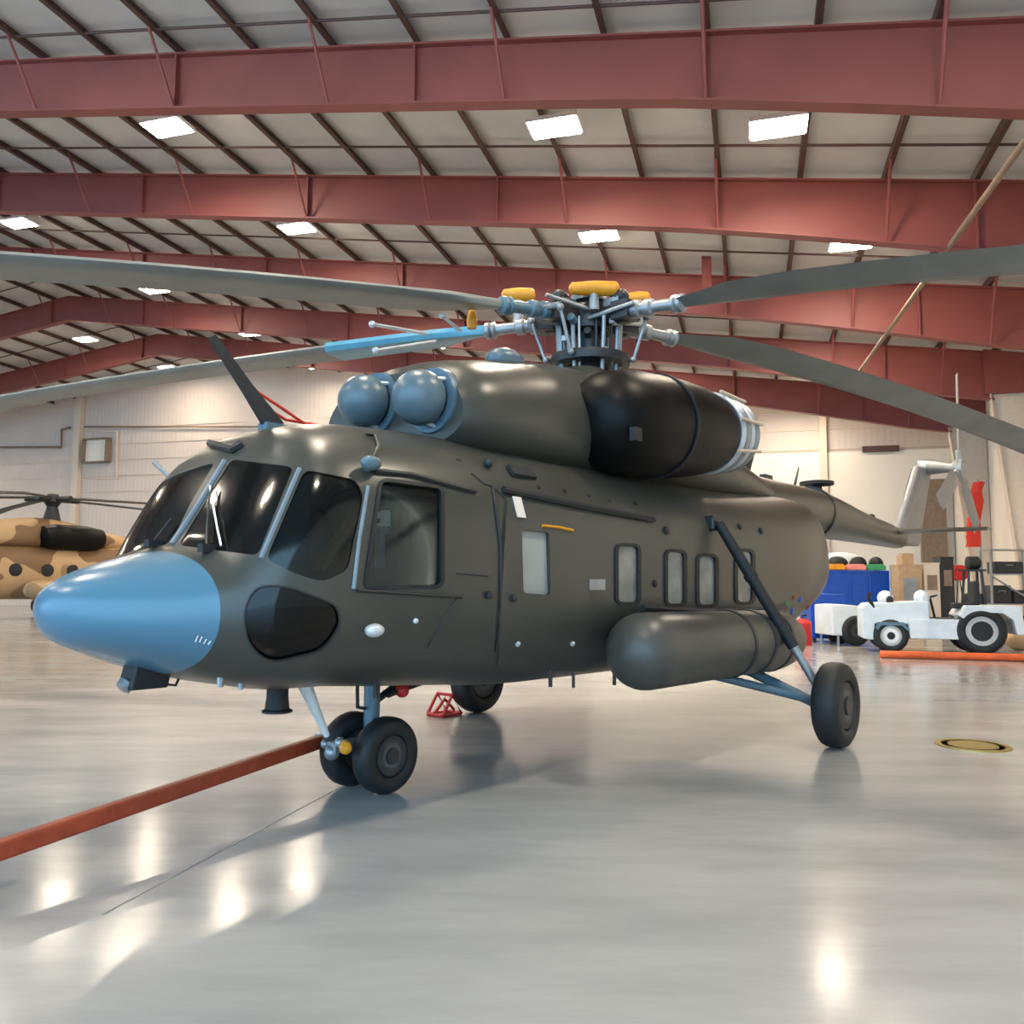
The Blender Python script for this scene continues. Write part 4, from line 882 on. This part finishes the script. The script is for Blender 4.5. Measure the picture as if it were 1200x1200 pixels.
# local: x from front axle to rear, y away from camera, near side y=0
Wt = 1.35
m = MB()
m.prism([(-.52, .0, .42), (.38, 0, .42), (.55, 0, .42), (.55, 0, .62), (1.35, 0, .62), (1.35, 0, .32), (.5, 0, .32), (.42, 0, .35), (.36, 0, .62), (-.3, 0, .62), (-.42, 0, .36), (-.58, 0, .36)][::1], (0, .02, 0)) if False else None
m.prism([(.44, .03, .36), (1.72, .03, .36), (1.72, .03, .86), (.44, .03, .86)], (0, Wt - .06, 0))       # sill / chassis
m.prism([(-.66, .05, .34), (-.40, .05, .30), (-.36, .05, .72), (.40, .05, .72), (.44, .05, .40), (.9, .05, .40), (.9, .05, 1.30), (-.55, .05, 1.22), (-.66, .05, 1.1)], (0, Wt - .1, 0))   # hood
tb_o = m.build('body', M['tractor'], tx, smooth=False, bevel=.03)
m = MB(); m.prism([(1.55, 0, .95), (1.70, 0, 1.20), (2.90, 0, 1.20), (2.98, 0, .5), (2.80, 0, .5), (2.72, 0, .86), (2.5, 0, 1.02), (1.95, 0, 1.02), (1.72, 0, .8)], (0, Wt, 0)); m.build('rear_deck', M['tractor'], tx, smooth=False, bevel=.025)
m = MB(); m.sphere((.78, .35, 1.38), .19, 14, 8); m.sphere((.0, .9, 1.35), .2, 14, 8); m.box((.82, Wt / 2, 1.25), (.1, Wt - .2, .3)); m.build('cowl', M['tractor'], tx)
m = MB(); m.prism([(-.36, -.03, .62), (-.30, -.03, .76), (.30, -.03, .76), (.42, -.03, .58), (.38, -.03, .55), (.25, -.03, .68), (-.22, -.03, .68), (-.3, -.03, .56)], (0, .4, 0)); m.build('front_fender', M['bluegrey'], tx, smooth=False)
m = MB(); m.tube([(1.1, .5, .8), (1.0, .5, 1.35)], .03, 8); m.lathe((.98, .5, 1.38), (-.35, 0, 1), [(-.015, .17), (-.015, .2), (.015, .2), (.015, .17)], 20, True); m.build('steering_wheel', M['rubber'], tx)
m = MB(); m.box((1.75, .55, 1.18), (.5, .5, .14)); m.box((2.02, .55, 1.50), (.14, .5, .6)); m.build('seat', M['rubber'], tx, smooth=False, bevel=.04)
m = MB(); m.box((1.28, Wt / 2, .62), (.5, Wt - .1, .5)); m.build('footwell', M['darkmetal'], tx, smooth=False)
for x, R, wd, hr, y in ((0, .42, .26, .24, .13), (0, .42, .26, .24, Wt - .13), (WBs, .58, .34, .34, .16), (WBs, .58, .34, .34, Wt - .16)):
    w = wheel(tx, (x, y, R), R, wd, (0, 1, 0), hr, 'wheel')
    MB().lathe((x, y, R), (0, 1, 0), [(-wd * .48, hr * 1.05), (-wd * .48, hr * .78), (-wd * .3, hr * .7), (wd * .3, hr * .7), (wd * .48, hr * .78), (wd * .48, hr * 1.05)], 24).build('hub_disc', M['white'], w)
    MB().lathe((x, y - wd * .5, R), (0, 1, 0), [(-.01, hr * .1), (-.01, hr * .3 if R < .5 else hr * .72), (.06, hr * .5 if R < .5 else hr * .74), (.12, hr * .5)], 16).build('hub_cap', M['rubber'], w)
m = MB(); m.tube([(-.35, .1, 1.1), (-.5, .05, 1.35), (-.45, .05, 1.5)], .05, 8); m.build('head_lamp', M['rubber'], tx)
m = MB(); m.tube([(.05, .2, 1.2), (.05, .2, 2.2)], .025, 8); m.build('beacon_pole', M['metal'], tx)
MB().sphere((.02, .2, 1.30), .09, 10, 6, (1, .6, 1.3)).build('side_mirror', M['rubber'], tx)
# orange bar lying on floor
a, e = on_floor(1032, 771), on_floor(1225, 776); m = MB(); m.tube([np.array([a[0], a[1], .085]), np.array([e[0], e[1], .085])], .085, 12)
tag(m.build('spare_tow_bar', M['orangebar']), 'bright orange bar lying on the floor in front of the white tractor', 'tow bar')
# white cart
def boxat(u0, u1, vt, vb, depth, name, mat, parent=None, lift=0.0, bevel=.02, Y=None):
    """upright box standing with its base centre under the middle of pixel span; returns (base point, width, height)"""
    c = on_floor((u0 + u1) / 2, vb) if Y is None else at_depth((u0 + u1) / 2, vb, Y)
    w = (u1 - u0) / F * c[1]; h = (vb - vt) / F * c[1] ; return c, w, h
c, w, h = boxat(976, 1012, 709, 757, 1.0, '', None)
ct = empty('utility_cart', (c[0], c[1], 0), 0.1); tag(ct, 'small white wheeled cart left of the white tractor', 'cart')
m = MB(); m.prism([(-w * .5, 0, h * .25), (w * .6, 0, h * .25), (w * .6, 0, h * .95), (-w * .1, 0, h), (-w * .5, 0, h * .98)], (0, 1.1, 0)); m.build('body', M['tractor'], ct, smooth=False, bevel=.03)
for y in (.1, 1.0): wheel(ct, (w * .28, y - .06, .42), .42, .24, (0, 1, 0), .22, 'wheel')
m = MB(); m.tube([(-w * .3, .05, .3), (-w * .3, .05, 0)], .04, 8); m.tube([(-w * .3, 1.05, .3), (-w * .3, 1.05, 0)], .04, 8); m.build('prop_leg', M['metal'], ct)
# blue bins
def bin_(u0, u1, vt, vb, dep, label, z0=0.0, name='storage_bin', Y=None):
    c, w, h = boxat(u0, u1, vt, vb, dep, '', None)
    r = empty(name, (c[0], c[1] + dep / 2, 0), .05); m = MB(); m.prism([(-w / 2 * .94, -dep / 2, .12), (w / 2 * .94, -dep / 2, .12), (w / 2, -dep / 2, h), (-w / 2, -dep / 2, h)], (0, dep, 0)); 
    for k in range(4): m.box((-w / 2 * .8 + k * w * .265, -dep / 2 - .02, h * .52), (.06, .05, h * .75))
    m.build('body', M['blue'], r, smooth=False, bevel=.02)
    m = MB(); m.box((0, 0, h + .02), (w + .06, dep + .06, .06)); m.build('rim', M['blue'], r, smooth=False)
    m = MB()
    for x in (-w * .38, w * .38):
        for y in (-dep * .38, dep * .38): m.lathe((x - .03, y, .07), (1, 0, 0), [(0, .07), (.06, .07)], 14)
    m.build('caster', M['rubber'], r); tag(r, label, 'bin'); return r, w, h, c
rB, wB, hB, cB = bin_(963, 1054, 671, 745, 1.6, 'large blue bin behind the white tractor, heaped with black bags')
rS, wS, hS, cS = bin_(950, 992, 699, 753, .9, 'smaller blue bin in front of the large one, next to the helicopter tail')
base = np.array(rB.location)
for x, sx, lab in ((-.42, .38, 'shiny black bag heaped on the left of the large blue bin'), (.30, .30, 'shiny black bag heaped on the middle of the large blue bin'), (.92, .24, 'dark bag at the right end of the large blue bin')):
    m = MB(); m.sphere((0, 0, .25), .29, 14, 10, (sx / .3, .95, .85)); o = m.build('bag', M['rubber']); o.location = base + np.array([x, -.05, hB + .05]); tag(o, lab, 'bag')
for x, mt, lab, nm in ((-.75, 'orange', 'folded orange cloth on the blue bin rim', 'folded_cloth'), (-.05, 'pink', 'folded pink cloth between the black bags', 'folded_cloth'), (.62, 'green', 'folded green cloth on the blue bin', 'folded_cloth')):
    m = MB(); m.box((0, 0, .09), (.62, .4, .16)); m.box((.02, 0, .19), (.5, .35, .05)); o = m.build(nm, M[mt], smooth=False, bevel=.03); o.location = base + np.array([x, -.62, hB + .05]); tag(o, lab, 'cloth')
m = MB(); m.sphere((0, 0, .33), .33, 14, 10, (2.6, .7, 1)); o = m.build('pale_bundle', M['white']); o.location = base + np.array([-.1, .52, hB + .06]); tag(o, 'pale wrapped bundle behind the black bags on the blue bin', 'bundle')
# red canister by the tail
c = on_floor(941, 756); r = empty('red_canister', c); m = MB(); m.lathe((0, 0, 0), (0, 0, 1), [(0, .24), (.62, .24), (.72, .15), (.74, .06)], 20); m.build('tank', M['red'], r); m = MB(); m.tube([(0, 0, .72), (0, 0, .82), (.12, 0, .84)], .03, 8); m.build('valve', M['rubber'], r); tag(r, 'red canister on the floor beside the smaller blue bin', 'canister')
# crate stack / boxes behind tractor
def crate(u0, u1, vt, vb, dep, mat, label, name, Yd=25.5, vent=False, cat='box', floorv=748):
    c = on_floor((u0 + u1) / 2, floorv); Yd = c[1]; w = (u1 - u0) / F * Yd; h = (floorv - vt) / F * Yd
    r = empty(name, (c[0], c[1] + dep / 2, 0), -.1); m = MB(); m.box((0, 0, h / 2), (w, dep, h)); m.build('body', mat, r, smooth=False, bevel=.02)
    m = MB(); m.box((0, -dep / 2 - .01, h * (.62 if vent else .75)), (w * .6, .03, h * (.42 if vent else .2))); m.build('front_panel', M['metal' if vent else 'brown'], r, smooth=False)
    m = MB(); m.box((0, 0, h + .02), (w * 1.03, dep * 1.03, .05)); m.build('lid', mat, r, smooth=False); tag(r, label, cat); return r, h
crate(1057, 1084, 664, 0, .7, M['card'], 'tan crate with a grey vent panel behind the tractor bonnet', 'vented_crate', vent=True)
crate(1087, 1105, 662, 0, .6, M['beige'], 'pale narrow cabinet right of the vented tan crate', 'narrow_cabinet', cat='cabinet')
crate(1107, 1122, 655, 0, .6, M['darkmetal'], 'black narrow locker left of the red hose reel', 'narrow_locker', cat='locker')
c = on_floor(1070, 748); m = MB(); m.box((0, 0, .16), (.4, .4, .32)); m.box((0, -.05, .34), (.36, .3, .05)); o = m.build('carton', M['card'], smooth=False, bevel=.02); o.location = (c[0], c[1] + .35, (748 - 664) / F * c[1] + .05); tag(o, 'small brown carton on top of the vented tan crate', 'box')
# red reel on stand
c = on_floor(1128, 739); zr = (745 - 678) / F * c[1]; r = empty('hose_reel', c); m = MB(); m.lathe((0, .25, zr), (0, -1, 0), [(0, .10), (0, .30), (.05, .30), (.06, .2), (.25, .2), (.26, .30), (.31, .30), (.31, .1)], 24); m.build('drum', M['red'], r)
m = MB(); m.tube([(-.25, .1, 0), (0, .1, zr), (.25, .1, 0)], .035, 8); m.build('stand', M['darkmetal'], r); tag(r, 'round red reel on a dark stand behind the tractor seat', 'reel')
# black equipment rack at the right edge
c = on_floor(1186, 748); r = empty('equipment_rack', c, -.15); hk = (748 - 645) / F * c[1]
m = MB()
for x in (-.55, .75):
    for y in (0, .8): m.box((x, y, hk / 2), (.06, .06, hk))
for z in (.1, hk * .38, hk * .72, hk): m.box((.1, .4, z), (1.36, .86, .04))
m.tube([(-.55, 0, hk * .7), (.75, 0, hk * .4)], .03, 6); m.build('frame', M['metal'], r, smooth=False)
tag(r, 'tall grey metal rack loaded with black equipment at the right edge', 'rack')
for k, (x, z, sx, sz, lab) in enumerate(((-.2, .12, .55, .7, 'black case at the bottom left of the rack'), (.45, .12, .5, .6, 'black case at the bottom right of the rack'), (-.15, hk * .38 + .02, .6, .6, 'black case on the middle shelf of the rack, left'), (.45, hk * .38 + .02, .45, .45, 'black case on the middle shelf of the rack, right'), (.1, hk * .72 + .02, .9, .4, 'wide black case under the top shelf of the rack'))):
    rr = empty('equipment_case', (c[0] + x, c[1] + .4 - x * .15, z), -.15); m = MB(); m.box((0, 0, sz / 2), (sx, .6, sz)); m.build('body', M['darkmetal'], rr, smooth=False, bevel=.03); m = MB(); m.tube([(-.1, -.3, sz * .6), (-.1, -.36, sz * .7), (.1, -.36, sz * .7), (.1, -.3, sz * .6)], .015, 6); m.build('handle', M['metal'], rr); tag(rr, lab, 'case')
# engine stand left of rack
c = on_floor(1148, 754); r = empty('engine_stand', c, -.1); hh = (746 - 640) / F * c[1]
m = MB(); 
for x in (-.3, .3): m.tube([(x, 0, 0), (x * .6, .1, hh * .8)], .04, 8); m.tube([(x, .6, 0), (x * .6, .4, hh * .8)], .04, 8)
m.box((0, .3, hh * .8), (.6, .5, .06)); m.build('frame', M['darkmetal'], r)
m = MB(); m.lathe((-.15, .3, hh * .8 + .22), (1, 0, 0), [(0, .08), (.03, .2), (.32, .2), (.4, .1)], 18); m.build('pump', M['rubber'], r); m = MB(); m.box((0, .3, hh * .45), (.5, .4, .5)); m.build('motor', M['darkmetal'], r, smooth=False, bevel=.05)
tag(r, 'dark machinery stand between the red reel and the grey rack', 'stand')
# red netting hung on a pole
c = on_floor(1172, 742); z0_, z1_ = (742 - 640) / F * c[1], (742 - 560) / F * c[1]; r = empty('hanging_net', (c[0], c[1] + 1.2, 0))
m = MB(); m.tube([(.12, 0, 0), (.12, 0, z1_ + .1)], .03, 8); m.lathe((.12, 0, 0), (0, 0, 1), [(0, .3), (.04, .28), (.05, .05)], 20); m.build('pole', M['metal'], r)
m = MB(); vs = []; rows = 8
for i in range(rows):
    t = i / (rows - 1); zz = z0_ + (z1_ - z0_) * t; ww = .26 - .08 * t; cx = -.22 + .36 * t
    for j in range(14):
        g = 2 * pi * j / 14; rr_ = ww * (1 + .32 * math.cos(3 * g + i * 1.7) + random.uniform(-.15, .15)); vs.append((cx + rr_ * math.cos(g), rr_ * .6 * math.sin(g) , zz))
m.add(vs, [(i * 14 + j, i * 14 + (j + 1) % 14, (i + 1) * 14 + (j + 1) % 14, (i + 1) * 14 + j) for i in range(rows - 1) for j in range(14)] + [tuple(range(14))[::-1], tuple((rows - 1) * 14 + j for j in range(14))]); m.build('net', M['redcloth'], r)
tag(r, 'red safety netting hung on a pole by the right wall', 'netting')
# brown sacks by the rear wheel
c = on_floor(1194, 762); m = MB(); m.sphere((0, 0, .26), .3, 14, 8, (1.1, .9, .9)); m.sphere((.2, .1, .6), .22, 12, 8, (1.1, .9, .8)); o = m.build('sack', M['card']); o.location = c; tag(o, 'brown lumpy sack behind the tractor rear wheel', 'sack')

# ------------------------------------------------------------------ light, world, camera
w = bpy.data.worlds.new('sky'); scene.world = w; w.use_nodes = True; nt = w.node_tree; bg = nt.nodes['Background']
bg.inputs['Color'].default_value = (0.42, 0.72, 1.0, 1); bg.inputs['Strength'].default_value = 3.6
cd = bpy.data.cameras.new('camera'); cam = bpy.data.objects.new('camera', cd); col.objects.link(cam); scene.camera = cam
cd.sensor_fit = 'HORIZONTAL'; cd.sensor_width = 36; cd.lens = F / 1200 * 36; cd.clip_end = 300
R3 = Matrix(((MC[0][0], MC[2][0], -MC[1][0]), (MC[0][1], MC[2][1], -MC[1][1]), (MC[0][2], MC[2][2], -MC[1][2])))
cam.matrix_world = Matrix.Translation(Vector(CAM)) @ R3.to_4x4()
vs_ = scene.view_settings; vs_.view_transform = 'Standard'; vs_.look = 'None'; vs_.gamma = 1; vs_.exposure = 0.40
try: vs_.use_curve_mapping = False
except Exception: pass
scene.cycles.use_denoising = True
scene.cycles.max_bounces = 8; scene.cycles.diffuse_bounces = 4; scene.cycles.transparent_max_bounces = 12; scene.cycles.sample_clamp_indirect = 6
